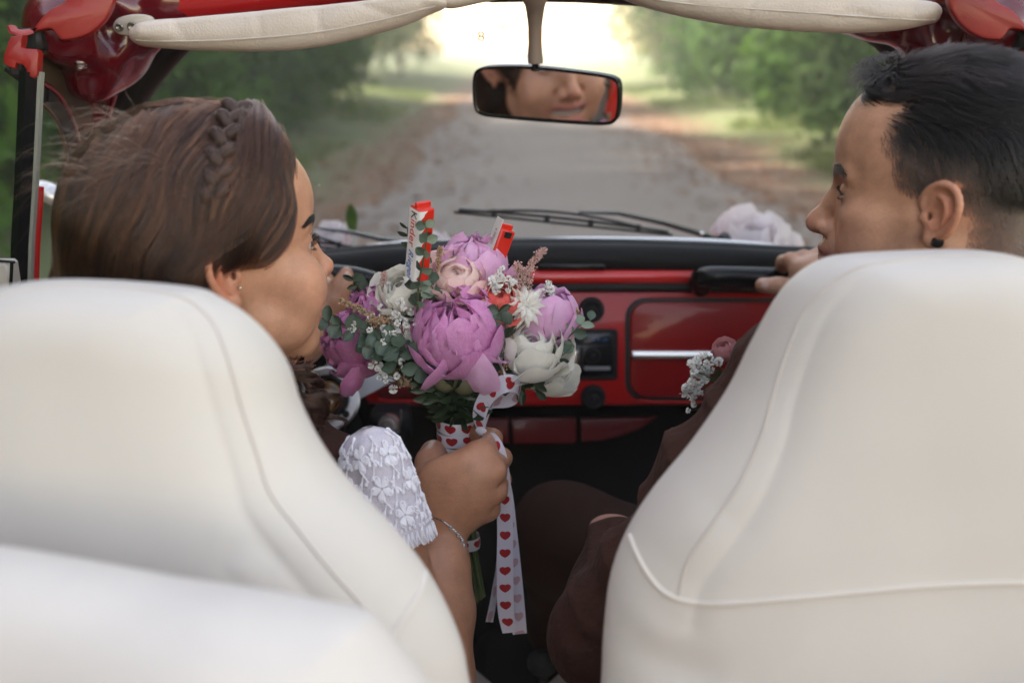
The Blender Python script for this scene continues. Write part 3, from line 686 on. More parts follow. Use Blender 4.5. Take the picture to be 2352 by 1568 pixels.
# ---------------------------------------------------------------- dashboard
DP = P(1360, 800, 1.44); DN = np.array((0, -1, .16)); DN /= np.linalg.norm(DN); DPL = (DP, DN)
def D(x, y, off=0.): return ray_plane(x, y, DP+DN*off, DN)
face = [(836, 690), (900, 672), (1176, 668), (1500, 668), (1900, 670), (2250, 690), (2330, 760), (2330, 880), (2250, 930), (1900, 934), (1500, 932), (1176, 934), (900, 934), (846, 928), (830, 905), (828, 800)]
dash = plate('dashboard', face, DPL, .03, RED, car, bev=.008)
mb = MB(); top = spline([(560, 640), (700, 612), (830, 596), (1000, 584), (1200, 580), (1400, 580), (1600, 586), (1800, 596), (1950, 606), (2250, 640)], 50)
mb.tube([D(x, y+13, -.012) for x, y in top], .023, 16, flat=1.0); mb.tube([D(x, y+6, -.05) for x, y in top], .026, 14); mb.build('padded_top', BLACKP, dash)
rid = spline([(640, 660), (850, 645), (1000, 639), (1200, 636), (1600, 636), (1800, 640), (2200, 655)], 44)
mb = MB(); mb.tube([D(x, y, .004) for x, y in rid], .0105, 14, flat=1.0); mb.build('ridge_bar', pbr('bright_red', (.62, .022, .020), .22, coat=.9), dash)
mb = MB(); mb.tube([D(x, y+22, -.004) for x, y in rid], .009, 10); mb.tube([D(x, y-14, -.004) for x, y in rid], .008, 10); mb.build('recess_strip', RUBBER, dash)
plate('air_slot', rrect(1235, 606, 1392, 617, 5), DPL, .01, BLACKG, dash, bev=.001, lift=.014)
plate('air_slot', rrect(980, 610, 1120, 620, 5), DPL, .01, BLACKG, dash, bev=.001, lift=.014)
plate('door_gap', rrect(1436, 684, 2260, 922, 46), DPL, .004, RUBBER, dash, bev=.001, lift=.0015)
gb = plate('glove_box_door', rrect(1447, 694, 2250, 913, 40, 8), DPL, .012, pbr('glove_red_paint', (.27, .005, .007), .34, spec=.3, coat=.4, var=.4, vscale=7, c2=(.15, .005, .008), bump=.05, bscale=9, bdist=.004), dash, bev=.004, lift=.006)
hb = plate('handle', rrect(1450, 806, 2050, 824, 4), DPL, .012, CHROME, gb, bev=.003, lift=.016)
plate('gap_highlight', [(1470, 917), (1500, 921), (1900, 921), (2230, 918), (2230, 922), (1900, 925), (1500, 925), (1462, 920)], DPL, .004, pbr('bright_red', (.5, .01, .01), .3), dash, bev=.0005, lift=.004)  # bright strip painted as the highlight along the bottom of the gap
def knob(x, y, r, par, lift=.0, dep=.016, m=BLACKP, name='knob'):
    mb = MB(); c = D(x, y, lift); mb.lathe(c, DN, [(r*1.16, 0), (r*1.18, .003), (r*1.02, .006), (r, dep*.9), (r*.86, dep), (r*.45, dep*.9), (r*.40, dep*1.25), (r*.1, dep*1.3)], 28)
    o = mb.build(name, m, par)
    mb = MB(); mb.box(c+DN*(dep*1.35), (r*.09, .002, r*.34), bev=.0005); mb.build('pointer', RUBBER, o); return o
knob(1358, 711, .0165, dash); knob(1362, 911, .0165, dash)
rd = plate('radio', rrect(1195, 756, 1419, 872, 8), DPL, .02, BLACKP, dash, bev=.002, lift=.006)
plate('radio_bezel', rrect(1206, 766, 1408, 862, 5), DPL, .004, BLACKG, rd, bev=.001, lift=.008)
plate('display', rrect(1318, 766, 1402, 792, 3), DPL, .002, pbr('display_glass', (.01, .014, .022), .2), rd, bev=.0004, lift=.0095)
BLUE = pbr('blue_mark', (.03, .13, .35), .4)
text('-\u2022 \u2022 -\u2022', D(1375, 780, .0105), .012, DN, (0, 0, 1), BLUE, rd, 'display_symbols')
knob(1362, 816, .0100, rd, .009, .012, BLACKP, 'tuning_knob'); knob(1222, 816, .0100, rd, .009, .012, BLACKP, 'tuning_knob')
for x0, y0, x1, y1, mt in ((1282, 812, 1308, 836, pbr('pale_button', (.55, .54, .52), .4)), (1314, 806, 1328, 842, CHROME), (1250, 806, 1276, 842, BLACKP), (1342, 842, 1402, 850, pbr('dim_print', (.22, .23, .24), .5)), (1334, 796, 1338, 850, BLACKP)):
    plate('radio_button', rrect(x0, y0, x1, y1, 2, 3), DPL, .003, mt, rd, bev=.0006, lift=.011)
# ashtray lip left of the wheel column and its grille
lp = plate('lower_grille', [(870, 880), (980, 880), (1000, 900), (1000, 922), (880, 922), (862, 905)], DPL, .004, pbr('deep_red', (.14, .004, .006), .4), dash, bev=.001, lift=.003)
mb = MB(); mb.tube([D(868, 918, .006), D(890, 922, .008), D(1010, 923, .008)], .003, 8); mb.build('grille_lip', RED, lp)
mb = MB()
for i in range(10): mb.lathe(D(890+i*11, 908, .003), DN, [(.0018, 0), (.0016, .0012)], 8)
mb.build('grille_dots', RUBBER, lp)
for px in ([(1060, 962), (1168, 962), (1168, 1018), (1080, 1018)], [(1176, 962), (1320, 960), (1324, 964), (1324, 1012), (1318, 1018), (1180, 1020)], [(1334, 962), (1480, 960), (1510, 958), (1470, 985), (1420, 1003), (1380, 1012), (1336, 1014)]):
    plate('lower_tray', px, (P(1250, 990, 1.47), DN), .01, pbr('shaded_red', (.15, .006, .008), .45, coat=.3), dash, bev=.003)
mb = MB(); mb.box((CX, 1.56, .52), (.62, .02, .36)); mb.box((CX, 1.50, .905), (.56, .03, .012), bev=.004); mb.build('firewall', DARK, car)
# grab handle
gh = spline([D(1612, 660, .000), D(1606, 645, .018), D(1622, 636, .036), D(1680, 636, .044), D(1850, 641, .046), D(2100, 650, .044), D(2160, 655, .03), D(2168, 662, .0)], 40)
mb = MB(); mb.tube(gh, .0155, 18); mb.build('grab_handle', BLACKG, dash)
# instruments behind the wheel
plate('instrument_panel', rrect(520, 690, 860, 900, 60), DPL, .02, BLACKP, dash, bev=.004, lift=.004)
g_ = MB(); g_.lathe(D(720, 800, .008), DN, [(.055, 0), (.055, .006), (.048, .008), (.046, .003), (.001, .003)], 36); gg = g_.build('gauge', BLACKG, dash)
mb = MB(); mb.tube([D(735, 800+40*math.cos(a)*1.0, .014)+np.array((.045*math.sin(a), 0, 0)) for a in np.linspace(.2, 2.9, 14)], .0008, 5); mb.build('gauge_ring', ALU, gg)
# steering wheel
WC = P(752, 915, 1.25); wn = np.array((0.06, -math.cos(R(33)), math.sin(R(33)))); wn /= np.linalg.norm(wn)
wu = np.array((0, math.sin(R(33)), math.cos(R(33)))); wr = np.cross(wu, wn); WR = .170
if wr[0] < 0: wr = -wr
sw = empty('steering_wheel', WC, parent=car)
mb = MB(); ring = [WC+WR*(math.cos(a)*wr+math.sin(a)*wu)+wn*.02 for a in np.linspace(0, 2*math.pi, 73)]; mb.tube(ring, .0120, 14, caps=False); mb.build('rim', BLACKG, sw)
mb = MB(); mb.lathe(WC-wn*.004, wn, [(.0415, 0), (.0435, .002), (.0435, .006), (.041, .008), (.0, .008)], 48); mb.build('hub_plate', ALU, sw)
for i in range(6):
    a = R(20+60*i); c = WC+.034*(math.cos(a)*wr+math.sin(a)*wu)+wn*.004
    mb = MB(); mb.lathe(c, wn, [(.0050, 0), (.0046, .003), (.0022, .003), (.002, .001)], 12); mb.build('bolt', RUBBER, sw)
mb = MB(); mb.lathe(WC+wn*.003, wn, [(.030, 0), (.030, .010), (.0285, .013), (.024, .013), (.023, .009)], 40); mb.build('horn_ring', BLACKG, sw)
mb = MB(); mb.lathe(WC+wn*.009, wn, [(.0235, 0), (.022, .005), (.016, .010), (.008, .0125), (.0, .013)], 32); mb.build('horn_button', pbr('amber_enamel', (.26, .135, .03), .25, coat=.8, var=.8, vscale=50, c2=(.05, .02, .01)), sw)
for a in (22, 158, 270):
    d = math.cos(R(a))*wr+math.sin(R(a))*wu; e = np.cross(wn, d); V = []; 
    for t_, w_, o_ in ((.036, .017, 0), (.08, .012, .006), (.12, .011, .012), (.165, .015, .018)):
        for sg in (-1, 1):
            for z_ in (0, .003): V.append(WC+d*t_+e*w_*sg+wn*(o_+z_-.001))
    F = [];
    for i in range(3):
        b = i*4
        for p_, q_ in ((0, 1), (1, 3), (3, 2), (2, 0)): F.append((b+p_, b+q_, b+4+q_, b+4+p_))
    F += [(0, 1, 3, 2), (12, 14, 15, 13)]
    mb = MB(); mb.add(V, F); mb.build('spoke', pbr('grey_spoke', (.36, .37, .38), .35, metal=.7), sw, smooth=False)
mb = MB(); mb.tube([WC-wn*.004, WC-wn*.22], .03, 20); mb.build('steering_column', BLACKP, car)
ig = MB(); ic = P(893, 975, 1.36); ig.lathe(ic, (0, -1, .4), [(.0150, 0), (.0165, .004), (.014, .008), (.0085, .008), (.0085, .012), (.007, .014), (0, .014)], 28); io = ig.build('ignition_lock', CHROME, car)
mb = MB(); mb.tube([P(921, 940, 1.345), P(920, 965, 1.34), P(917, 990, 1.335), P(900, 997, 1.335)], .0022, 8, flat=.6); mb.build('key', CHROME, io)
mb = MB(); mb.box(ic+np.array((.0, .03, -.01)), (.03, .03, .025), bev=.008); mb.build('lock_housing', BLACKP, car)
# cabin tub, tunnel, pedals side, doors
mb = MB(); mb.box((CX, .75, .17), (.60, .95, .01)); mb.box((CX, 1.0, .25), (.09, .55, .08), bev=.03); mb.build('cabin_floor', DARK, car)
mb = MB(); mb.tube([(CX+.02, 1.05, .30), (CX+.02, 1.10, .44), (CX+.02, 1.12, .52)], [.008, .007, .006], 8); mb.lathe((CX+.02, 1.12, .52), (0, 0, 1), [(.01, 0), (.02, .012), (.02, .024), (.008, .034)], 16); mb.build('gear_lever', BLACKP, car)
for sx in (-1, 1):
    mb = MB(); mb.box((CX+sx*.66, .75, .58), (.03, .52, .34), bev=.02); dr = mb.build('door', RED, car)
    mb = MB(); mb.box((CX+sx*.622, .75, .58), (.006, .48, .32), bev=.004); mb.build('door_card', pbr('door_card_vinyl', (.30, .27, .24), .5), dr)
    mb = MB(); mb.box((CX+sx*.66, -.15, .55), (.05, .36, .34), bev=.03); mb.build('rear_side', RED, car)
    mb = MB(); mb.box((CX+sx*.64, 1.45, .60), (.03, .17, .34), bev=.02); mb.build('scuttle_side', RED, car)
    # front wing
    s = SDF((CX-1.0 if sx < 0 else CX+.3, 1.5, .1), (CX-.3 if sx < 0 else CX+1.0, 3.1, 1.0), .03)
    s.ell((CX+sx*.62, 2.35, .42), (.22, .58, .36), .1); V, F = s.surface(); mesh('front_wing', V, F, RED, car)
s = SDF((CX-.8, 1.63, .2), (CX+.8, 3.2, 1.0), .025); s.ell((CX, 1.85, .52), (.62, 1.05, .36), .1); V, F = s.surface(); mesh('bonnet', V, F, RED, car)
for sx in (-1, 1):
    for yy in (-.35, 2.45):
        mb = MB(); mb.lathe((CX+sx*.62-.08, yy, .31), (1, 0, 0), [(.18, 0), (.29, 0), (.31, .03), (.31, .13), (.29, .16), (.18, .16)], 32); wl = mb.build('wheel', RUBBER, car)
        mb = MB(); mb.lathe((CX+sx*.62-.082, yy, .31), (1, 0, 0), [(.0, 0), (.18, 0), (.18, .164), (0, .164)], 24); mb.build('rim', CHROME, wl)
mb = MB(); cw = [ray_plane(x, y, *(GP0, gn)) for x, y in spline([(500, 622), (860, 574), (1000, 565), (1176, 560), (1400, 558), (1700, 566), (1956, 600)], 30)]; mb.tube([np.array(c)+np.array((0, .02, -.0)) for c in cw], .006, 8); mb.build('chrome_bead', CHROME, car)
# exterior mirror seen through the quarter light, and one outside the door
s = SDF((-.95, 1.2, .9), (-.6, 1.6, 1.3), .006); c = P(118, 446, 1.42); s.ell(c, (.034, .02, .015), .01, rot=(0, 28, 0)); V, F = s.surface(); mesh('door_mirror', V, F, pbr('pale_chrome', (.75, .74, .73), .25, metal=.6), car)
mb = MB(); mb.box(P(8, 628, 1.0), (.012, .012, .014), bev=.003); mb.build('door_cap', BRACK, car); mb = MB(); mb.tube([P(-12, 598, .99), P(34, 602, .99)], .0015, 6); mb.tube([P(27, 602, .985), P(24, 662, .985)], .0018, 6); mb.build('door_cap_trim', BLACKG, car)
# wipers
def wiper(arm, blade, piv):
    w_ = empty('wiper', P(*piv, 1.60), parent=car)
    mb = MB(); pts = [P(x, y, Y) for x, y, Y in arm]; mb.tube(pts, [.0035, .0055, .0065, .0075, .008][:len(pts)], 8, flat=.6); mb.build('wiper_arm', BLACKG, w_)
    n = 24; mb = MB(); b0, b1 = [P(*q) for q in blade]
    mb.tube([b0+(b1-b0)*t for t in np.linspace(0, 1, n)], .0022, 6); mb.tube([b0+(b1-b0)*t+np.array((0, 0, .004+.004*math.sin(math.pi*t))) for t in np.linspace(.02, .98, n)], .0024, 6)
    mb.tube([b0+(b1-b0)*t+np.array((0, 0, .007+.010*math.sin(math.pi*(t-.15)/.7))) for t in np.linspace(.15, .85, n)], .0028, 6, flat=.8)
    for t in (.18, .42, .62, .84): mb.box(b0+(b1-b0)*t+np.array((0, 0, .005)), (.004, .003, .006), bev=.001)
    mb.build('wiper_blade', RUBBER, w_)
    mb = MB(); mb.lathe(P(*piv, 1.60), (0, -.6, 1), [(.012, -.02), (.012, .006), (.008, .012), (0, .013)], 16); mb.build('pivot_cap', BLACKG, w_)
wiper([(1330, 487, 1.56), (1420, 490, 1.57), (1520, 512, 1.58), (1600, 535, 1.59), (1680, 562, 1.60)], ((1043, 487, 1.54), (1545, 540, 1.56)), (1662, 553))
wiper([(730, 524, 1.56), (800, 532, 1.57), (870, 548, 1.58), (925, 556, 1.59), (985, 566, 1.60)], ((590, 556, 1.54), (815, 574, 1.55)), (960, 560))
mb = MB(); mb.lathe(P(1612, 536, 1.585), (0, -1, .5), [(.004, 0), (.003, .004), (0, .005)], 10); mb.build('wiper_screw', CHROME, car)
# ---------------------------------------------------------------- the road through the wood
def roadx(y): return 0.55+.0006*y*y*(1 if y > 0 else 0)*.3
def groundmat():
    m, t, b = NT('leaf_litter_ground'); N = t.nodes; L = t.links; tc = N.new('ShaderNodeTexCoord')
    def noise(sc, de=5): n = N.new('ShaderNodeTexNoise'); n.inputs['Scale'].default_value = sc; n.inputs['Detail'].default_value = de; L.new(tc.outputs['Object'], n.inputs['Vector']); return n
    def mix(a, b_, f):
        x = N.new('ShaderNodeMix'); x.data_type = 'RGBA'
        for i, q in ((6, a), (7, b_)):
            if isinstance(q, tuple): x.inputs[i].default_value = (*q, 1)
            else: L.new(q, x.inputs[i])
        L.new(f, x.inputs[0]); return x.outputs[2]
    def rng(s, a, b_): r = N.new('ShaderNodeMapRange'); r.inputs[1].default_value = a; r.inputs[2].default_value = b_; L.new(s, r.inputs[0]); return r.outputs[0]
    c = mix((.26, .145, .085), (.17, .115, .075), rng(noise(3).outputs[0], .4, .65))
    c = mix(c, (.26, .20, .14), rng(noise(9).outputs[0], .5, .7))
    sx = N.new('ShaderNodeSeparateXYZ'); L.new(tc.outputs['Object'], sx.inputs[0])
    ab = N.new('ShaderNodeMath'); ab.operation = 'SUBTRACT'; L.new(sx.outputs[0], ab.inputs[0]); ab.inputs[1].default_value = .6
    a2 = N.new('ShaderNodeMath'); a2.operation = 'ABSOLUTE'; L.new(ab.outputs[0], a2.inputs[0])
    n2 = N.new('ShaderNodeMath'); n2.operation = 'MULTIPLY_ADD'; n2.inputs[1].default_value = 2.4; L.new(noise(.55).outputs[0], n2.inputs[0]); L.new(a2.outputs[0], n2.inputs[2])
    c = mix(c, (.15, .165, .065), rng(n2.outputs[0], 3.3, 4.1))
    L.new(c, b.inputs['Base Color']); b.inputs['Roughness'].default_value = .9
    bp = N.new('ShaderNodeBump'); bp.inputs['Strength'].default_value = .6; bp.inputs['Distance'].default_value = .05; L.new(noise(14).outputs[0], bp.inputs['Height']); L.new(bp.outputs[0], b.inputs['Normal'])
    return m
xs = np.concatenate([np.linspace(-120, -7, 10), np.linspace(-6, 7, 40), np.linspace(8, 120, 10)]); ys = np.concatenate([np.linspace(-60, -5, 6), np.linspace(-4, 60, 80), np.linspace(65, 300, 12)])
X_, Y_ = np.meshgrid(xs, ys, indexing='ij'); dX = np.maximum(np.abs(X_-.6)-2.6, 0)
Z_ = .10*dX*np.clip(1-dX/12, .2, 1)+.04*np.sin(X_*3.1+Y_*.7)*np.clip(dX, 0, 1)+.03*np.sin(X_*1.3+Y_*2.3)*np.clip(dX, 0, 1)
nx, ny = X_.shape; V = np.stack([X_.ravel(), Y_.ravel(), Z_.ravel()], 1)
ii, jj = np.meshgrid(np.arange(nx-1), np.arange(ny-1), indexing='ij'); k = (ii*ny+jj).ravel()
tag(mesh('ground', V, np.stack([k, k+ny, k+ny+1, k+1], 1), groundmat()), kind='structure')
yr = np.concatenate([np.linspace(-50, 50, 90), np.linspace(52, 130, 14)]); V = []; F = []
for i, y in enumerate(yr):
    l = -1.2+.12*math.sin(y*.7)+.06*math.sin(y*2.1); r = 2.25+.12*math.sin(y*.9+1)+.05*math.sin(y*2.7)
    for j in range(9): x = l+(r-l)*j/8; V.append((x, y, .006+.03*(1-((j-4)/4)**2)))
for i in range(len(yr)-1):
    for j in range(8): F.append((i*9+j, i*9+j+1, i*9+j+10, i*9+j+9))
ASPH = pbr('worn_asphalt', (.29, .242, .210), .8, spec=.35, var=.7, vscale=.5, c2=(.225, .187, .162), detail=2)
tag(mesh('road', V, F, ASPH), kind='structure')
# foliage
def leafmat(name, c, c2):
    m, t, b = NT(name); N = t.nodes; L = t.links
    oi = N.new('ShaderNodeTexCoord'); n = N.new('ShaderNodeTexNoise'); n.inputs['Scale'].default_value = 2.2; n.inputs['Detail'].default_value = 6; L.new(oi.outputs['Object'], n.inputs['Vector'])
    mr = N.new('ShaderNodeMapRange'); mr.inputs[1].default_value = .38; mr.inputs[2].default_value = .62; L.new(n.outputs[0], mr.inputs[0])
    mx = N.new('ShaderNodeMix'); mx.data_type = 'RGBA'; mx.inputs[6].default_value = (*c, 1); mx.inputs[7].default_value = (*c2, 1); L.new(mr.outputs[0], mx.inputs[0])
    L.new(mx.outputs[2], b.inputs['Base Color']); b.inputs['Roughness'].default_value = .75; b.inputs['Specular IOR Level'].default_value = .2
    tl = N.new('ShaderNodeBsdfTranslucent'); L.new(mx.outputs[2], tl.inputs[0]); ms = N.new('ShaderNodeMixShader'); ms.inputs[0].default_value = .4
    L.new(b.outputs[0], ms.inputs[1]); L.new(tl.outputs[0], ms.inputs[2]); L.new(ms.outputs[0], N['Material Output'].inputs[0]); return m
LEAFD = leafmat('dark_leaves', (.052, .098, .026), (.11, .175, .045)); LEAFM = leafmat('green_leaves', (.055, .125, .018), (.115, .20, .035)); LEAFY = leafmat('sunlit_pale_leaves', (.22, .26, .07), (.36, .38, .13))  # the palest leaves have sunlight painted into their colour
BARK = pbr('bark', (.09, .07, .055), .9, bump=.8, bscale=30, bdist=.01, var=.5, vscale=8)
def crown_mesh(name, nclump, nleaf, rx, rz, size, seed, mat, zc):
    rs = np.random.RandomState(seed); C = rs.normal(size=(nclump, 3)); C /= np.linalg.norm(C, axis=1, keepdims=True); C *= rs.rand(nclump, 1)**.45; C *= (rx, rx, rz); C[:, 2] += zc
    k = rs.randint(0, nclump, nleaf); p = C[k]+rs.normal(size=(nleaf, 3))*rx*.17
    p = p[p[:, 2] > .1]; n = len(p)
    a = rs.normal(size=(n, 3)); a /= np.linalg.norm(a, axis=1, keepdims=True); b = np.cross(a, rs.normal(size=(n, 3))); b /= np.linalg.norm(b, axis=1, keepdims=True)
    s = size*(.6+.8*rs.rand(n, 1)); a = a*s; b = b*s*.5
    V = np.stack([p-a, p+b*.9+a*.1, p+a, p-b*.9+a*.1], 1).reshape(-1, 3); F = np.arange(4*n).reshape(n, 4)
    o = mesh(name, V, F, mat, None, smooth=False); me = o.data; bpy.data.objects.remove(o); return me
def trunk_mesh(h, r, seed, spread):
    rs = random.Random(seed); mb = MB(); p = [np.array((0, 0, -.1))]
    for i in range(6): p.append(p[-1]+np.array((rs.uniform(-.1, .1)*h*.3, rs.uniform(-.1, .1)*h*.3, h/6)))
    mb.tube(p, [r*(1-.12*i) for i in range(7)], 8)
    for k in range(7):
        b = p[rs.randint(2, 5)]; a = rs.uniform(0, 6.28); q = [b]
        for i in range(4): q.append(q[-1]+np.array((math.cos(a)*spread*.22, math.sin(a)*spread*.22, h*.11))+np.array([rs.uniform(-.05, .05) for _ in range(3)]))
        mb.tube(q, [r*.4, r*.3, r*.2, r*.12, r*.06], 6)
    o = mb.build('trunk', BARK, None); me = o.data; bpy.data.objects.remove(o); return me
KIND = {
 'bush': ([crown_mesh('crown', 70, 8500, 1.4, 1.2, .085, 100+i, LEAFD if i % 2 else LEAFM, 1.1) for i in range(4)], [trunk_mesh(1.4, .05, i, 1.2) for i in range(2)]),
 'tree': ([crown_mesh('crown', 90, 9500, 2.6, 2.6, .11, 200+i, LEAFM if i % 2 else LEAFD, 4.6) for i in range(3)], [trunk_mesh(5.0, .16, 10+i, 2.6) for i in range(2)]),
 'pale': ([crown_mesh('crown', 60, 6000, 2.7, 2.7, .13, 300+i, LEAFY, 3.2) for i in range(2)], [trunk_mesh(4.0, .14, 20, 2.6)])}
def plant(kind, name, x, y, s, label, cat, group, i):
    rt = empty(name, (x, y, 0), label, cat, group); cm, tm = KIND[kind]
    for nm, me in (('crown', cm[i % len(cm)]), ('trunk', tm[i % len(tm)])):
        o = bpy.data.objects.new(nm, me); COL.objects.link(o); o.parent = rt
    rt.scale = (s, s, s*random.uniform(.9, 1.15)); rt.rotation_euler = (0, 0, random.uniform(0, 6.28)); rt.location.z = .08*max(0, abs(x-.6)-2.6)
    return rt
i = 0
for x, y, s in [(-3.9, 5.0, .95), (-4.2, 7.2, 1.0), (-4.0, 9.6, 1.05), (-4.3, 12.4, 1.15), (-4.2, 15.5, 1.2), (-4.6, 19.5, 1.3), (-5.4, 24, 1.4), (-4.4, 2.6, .95), (-4.6, .6, 1)]:
    plant('bush', 'roadside_bush', x, y, s, 'dark green roadside bush blurred behind the left part of the windscreen', 'bush', 'bushes along the left verge', i); i += 1
for x, y, s in [(5.0, 6.6, .8), (5.2, 8.8, 1.0), (4.9, 11.2, 1.1), (5.1, 13.8, 1.2), (5.2, 17.0, 1.25), (5.2, 20.5, 1.3), (5.6, 25, 1.4), (5.4, 3.6, .9)]:
    plant('bush', 'roadside_bush', x, y, s, 'green roadside bush blurred behind the right part of the windscreen', 'bush', 'bushes along the right verge', i); i += 1
for x, y, s in [(-6.6, 6, 1.0), (-7.2, 11, 1.1), (-7.0, 17, 1.1), (-8.5, 24, 1.3), (-7.4, 1.5, 1.0)]:
    plant('tree', 'woodland_tree', x, y, s, 'tall dark leafy tree standing in the wood left of the road', 'tree', 'trees in the wood on the left', i); i += 1
for x, y, s in [(7.6, 8, 1.0), (7.4, 13, 1.1), (7.6, 19, 1.15), (7.2, 26, 1.25), (8.4, 34, 1.4), (7.8, 3, .9), (6.4, 31, 1.1)]:
    plant('tree', 'woodland_tree', x, y, s, 'tall green leafy tree standing in the wood right of the road', 'tree', 'trees in the wood on the right', i); i += 1
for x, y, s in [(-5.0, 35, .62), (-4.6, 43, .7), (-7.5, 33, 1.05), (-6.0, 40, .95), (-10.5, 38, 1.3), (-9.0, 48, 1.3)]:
    plant('pale', 'sunlit_pale_tree', x, y, s, 'tree with sunlight painted into its pale leaves, far off where the road grows bright', 'tree', 'pale sunlit trees at the end of the road on the left', i); i += 1
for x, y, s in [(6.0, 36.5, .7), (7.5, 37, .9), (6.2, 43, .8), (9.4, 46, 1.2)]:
    plant('pale', 'sunlit_pale_tree', x, y, s, 'tree with sunlight painted into its pale leaves, beyond the dark bushes right of the road', 'tree', 'pale sunlit trees at the end of the road on the right', i); i += 1
# tall dense wood added on the left to block sun and shade the road
rs = np.random.RandomState(25); n = 42000; cl = np.stack([rs.uniform(-22, -8.5, 150), rs.uniform(-30, 18, 150), rs.uniform(1.5, 13, 150)], 1)
p = cl[rs.randint(0, 150, n)]+rs.normal(size=(n, 3))*(1.7, 1.9, 1.6); p[:, 2] = np.abs(p[:, 2])+.2; p[:, 0] = np.minimum(p[:, 0], -6.8)
a = rs.normal(size=(n, 3)); a /= np.linalg.norm(a, axis=1, keepdims=True); b = np.cross(a, rs.normal(size=(n, 3))); b /= np.linalg.norm(b, axis=1, keepdims=True); a *= .42; b *= .28
tag(mesh('left_shade_wood', np.stack([p-a, p+b, p+a, p-b], 1).reshape(-1, 3), np.arange(4*n).reshape(n, 4), LEAFD, smooth=False), kind='stuff')
# the wood closing the view further off
rs = np.random.RandomState(5); n = 15000; cl = np.stack([np.concatenate([rs.uniform(-60, -11, 110), rs.uniform(10, 60, 110)]), rs.uniform(30, 85, 220), rs.uniform(1, 10, 220)], 1)
p = cl[rs.randint(0, 220, n)]+rs.normal(size=(n, 3))*(2.0, 2.0, 1.7); p[:, 2] = np.abs(p[:, 2])+.2
a = rs.normal(size=(n, 3)); a /= np.linalg.norm(a, axis=1, keepdims=True); b = np.cross(a, rs.normal(size=(n, 3))); b /= np.linalg.norm(b, axis=1, keepdims=True); a *= .45; b *= .3
V = np.stack([p-a, p+b, p+a, p-b], 1).reshape(-1, 3); tag(mesh('distant_wood', V, np.arange(4*n).reshape(n, 4), LEAFM, smooth=False), kind='stuff')
# bough arching over the road far ahead
rs = np.random.RandomState(8); mbp = []; 
for (x0, y0, z0, r0, n0) in ((3.6, 33, 4.3, 1.5, 2600), (1.6, 34, 4.6, 1.1, 1200), (5.6, 32, 4.0, 1.8, 3500), (-.8, 36, 5.4, 1.0, 700)):
    mbp.append(np.array((x0, y0, z0))+rs.normal(size=(n0, 3))*(r0, r0, r0*.45))
p = np.vstack(mbp); n = len(p); a = rs.normal(size=(n, 3)); a /= np.linalg.norm(a, axis=1, keepdims=True); b = np.cross(a, rs.normal(size=(n, 3))); b /= np.linalg.norm(b, axis=1, keepdims=True); a *= .16; b *= .08
ov = empty('overhanging_tree', (6.6, 33, .2), 'leafy tree reaching out over the bright end of the road', 'tree')
mesh('crown', np.stack([p-a, p+b, p+a, p-b], 1).reshape(-1, 3), np.arange(4*n).reshape(n, 4), LEAFM, ov, smooth=False)
mb = MB(); mb.tube([(6.6, 33, 0), (6.5, 33, 1.6), (6.1, 33.1, 3.2), (5.2, 33.2, 4.0), (3.5, 33.4, 4.4), (1.5, 34, 4.7)], [.2, .18, .15, .11, .07, .03], 10); mb.build('trunk', BARK, ov)
hz_ = MB(); hz_.box((0, 45, 6.5), (75, 75, 7.6)); hz_ = hz_.build('haze', None, None, smooth=False); hz_['kind'] = 'stuff'
hm_ = bpy.data.materials.new('haze_air'); hm_.use_nodes = True; hn = hm_.node_tree; hn.nodes.remove(hn.nodes['Principled BSDF']); pv_ = hn.nodes.new('ShaderNodeVolumePrincipled'); pv_.inputs['Color'].default_value = (.95, .95, .95, 1); pv_.inputs['Density'].default_value = .0058; pv_.inputs['Anisotropy'].default_value = .3
hn.links.new(pv_.outputs[0], hn.nodes['Material Output'].inputs['Volume']); hz_.data.materials.append(hm_)
# grass tufts and fallen leaves on the verges
rs = np.random.RandomState(9); n = 26000; sd_ = rs.rand(n) < .4; x = np.where(sd_, -2.2-np.abs(rs.normal(size=n))*1.8, 3.3+np.abs(rs.normal(size=n))*1.8); y = 2+rs.rand(n)**1.3*32
keep = vnoise(np.stack([x, y, 0*x], 1), 1.6, 5) > .0; x, y = x[keep], y[keep]; n = len(x); z = .08*np.maximum(np.abs(x-.6)-2.6, 0); h = .08+.16*rs.rand(n); a = rs.rand(n)*6.28
V = np.stack([np.stack([x-.012*np.cos(a), y-.012*np.sin(a), z], 1), np.stack([x+.012*np.cos(a), y+.012*np.sin(a), z], 1), np.stack([x+.06*rs.normal(size=n), y+.06*rs.normal(size=n), z+h], 1)], 1).reshape(-1, 3)
tag(mesh('grass', V, np.arange(3*n).reshape(n, 3), leafmat('verge_grass', (.14, .19, .05), (.24, .27, .09)), smooth=False), kind='stuff')
n = 5000; sd_ = rs.rand(n) < .5; x = np.where(sd_, -1.3-rs.normal(size=n)*.7, 2.4+rs.normal(size=n)*.7); y = 1.5+rs.rand(n)*26; z = .03+.09*np.maximum(np.abs(x-.6)-2.6, 0)
p = np.stack([x, y, z], 1); a = rs.normal(size=(n, 3))*(1, 1, .25); a /= np.linalg.norm(a, axis=1, keepdims=True); b = np.cross(a, (0, 0, 1))+rs.normal(size=(n, 3))*.2; a *= .045; b *= .03
tag(mesh('fallen_leaves', np.stack([p-a, p+b, p+a, p-b], 1).reshape(-1, 3), np.arange(4*n).reshape(n, 4), leafmat('rust_leaves', (.34, .15, .065), (.24, .13, .075)), smooth=False), kind='stuff')
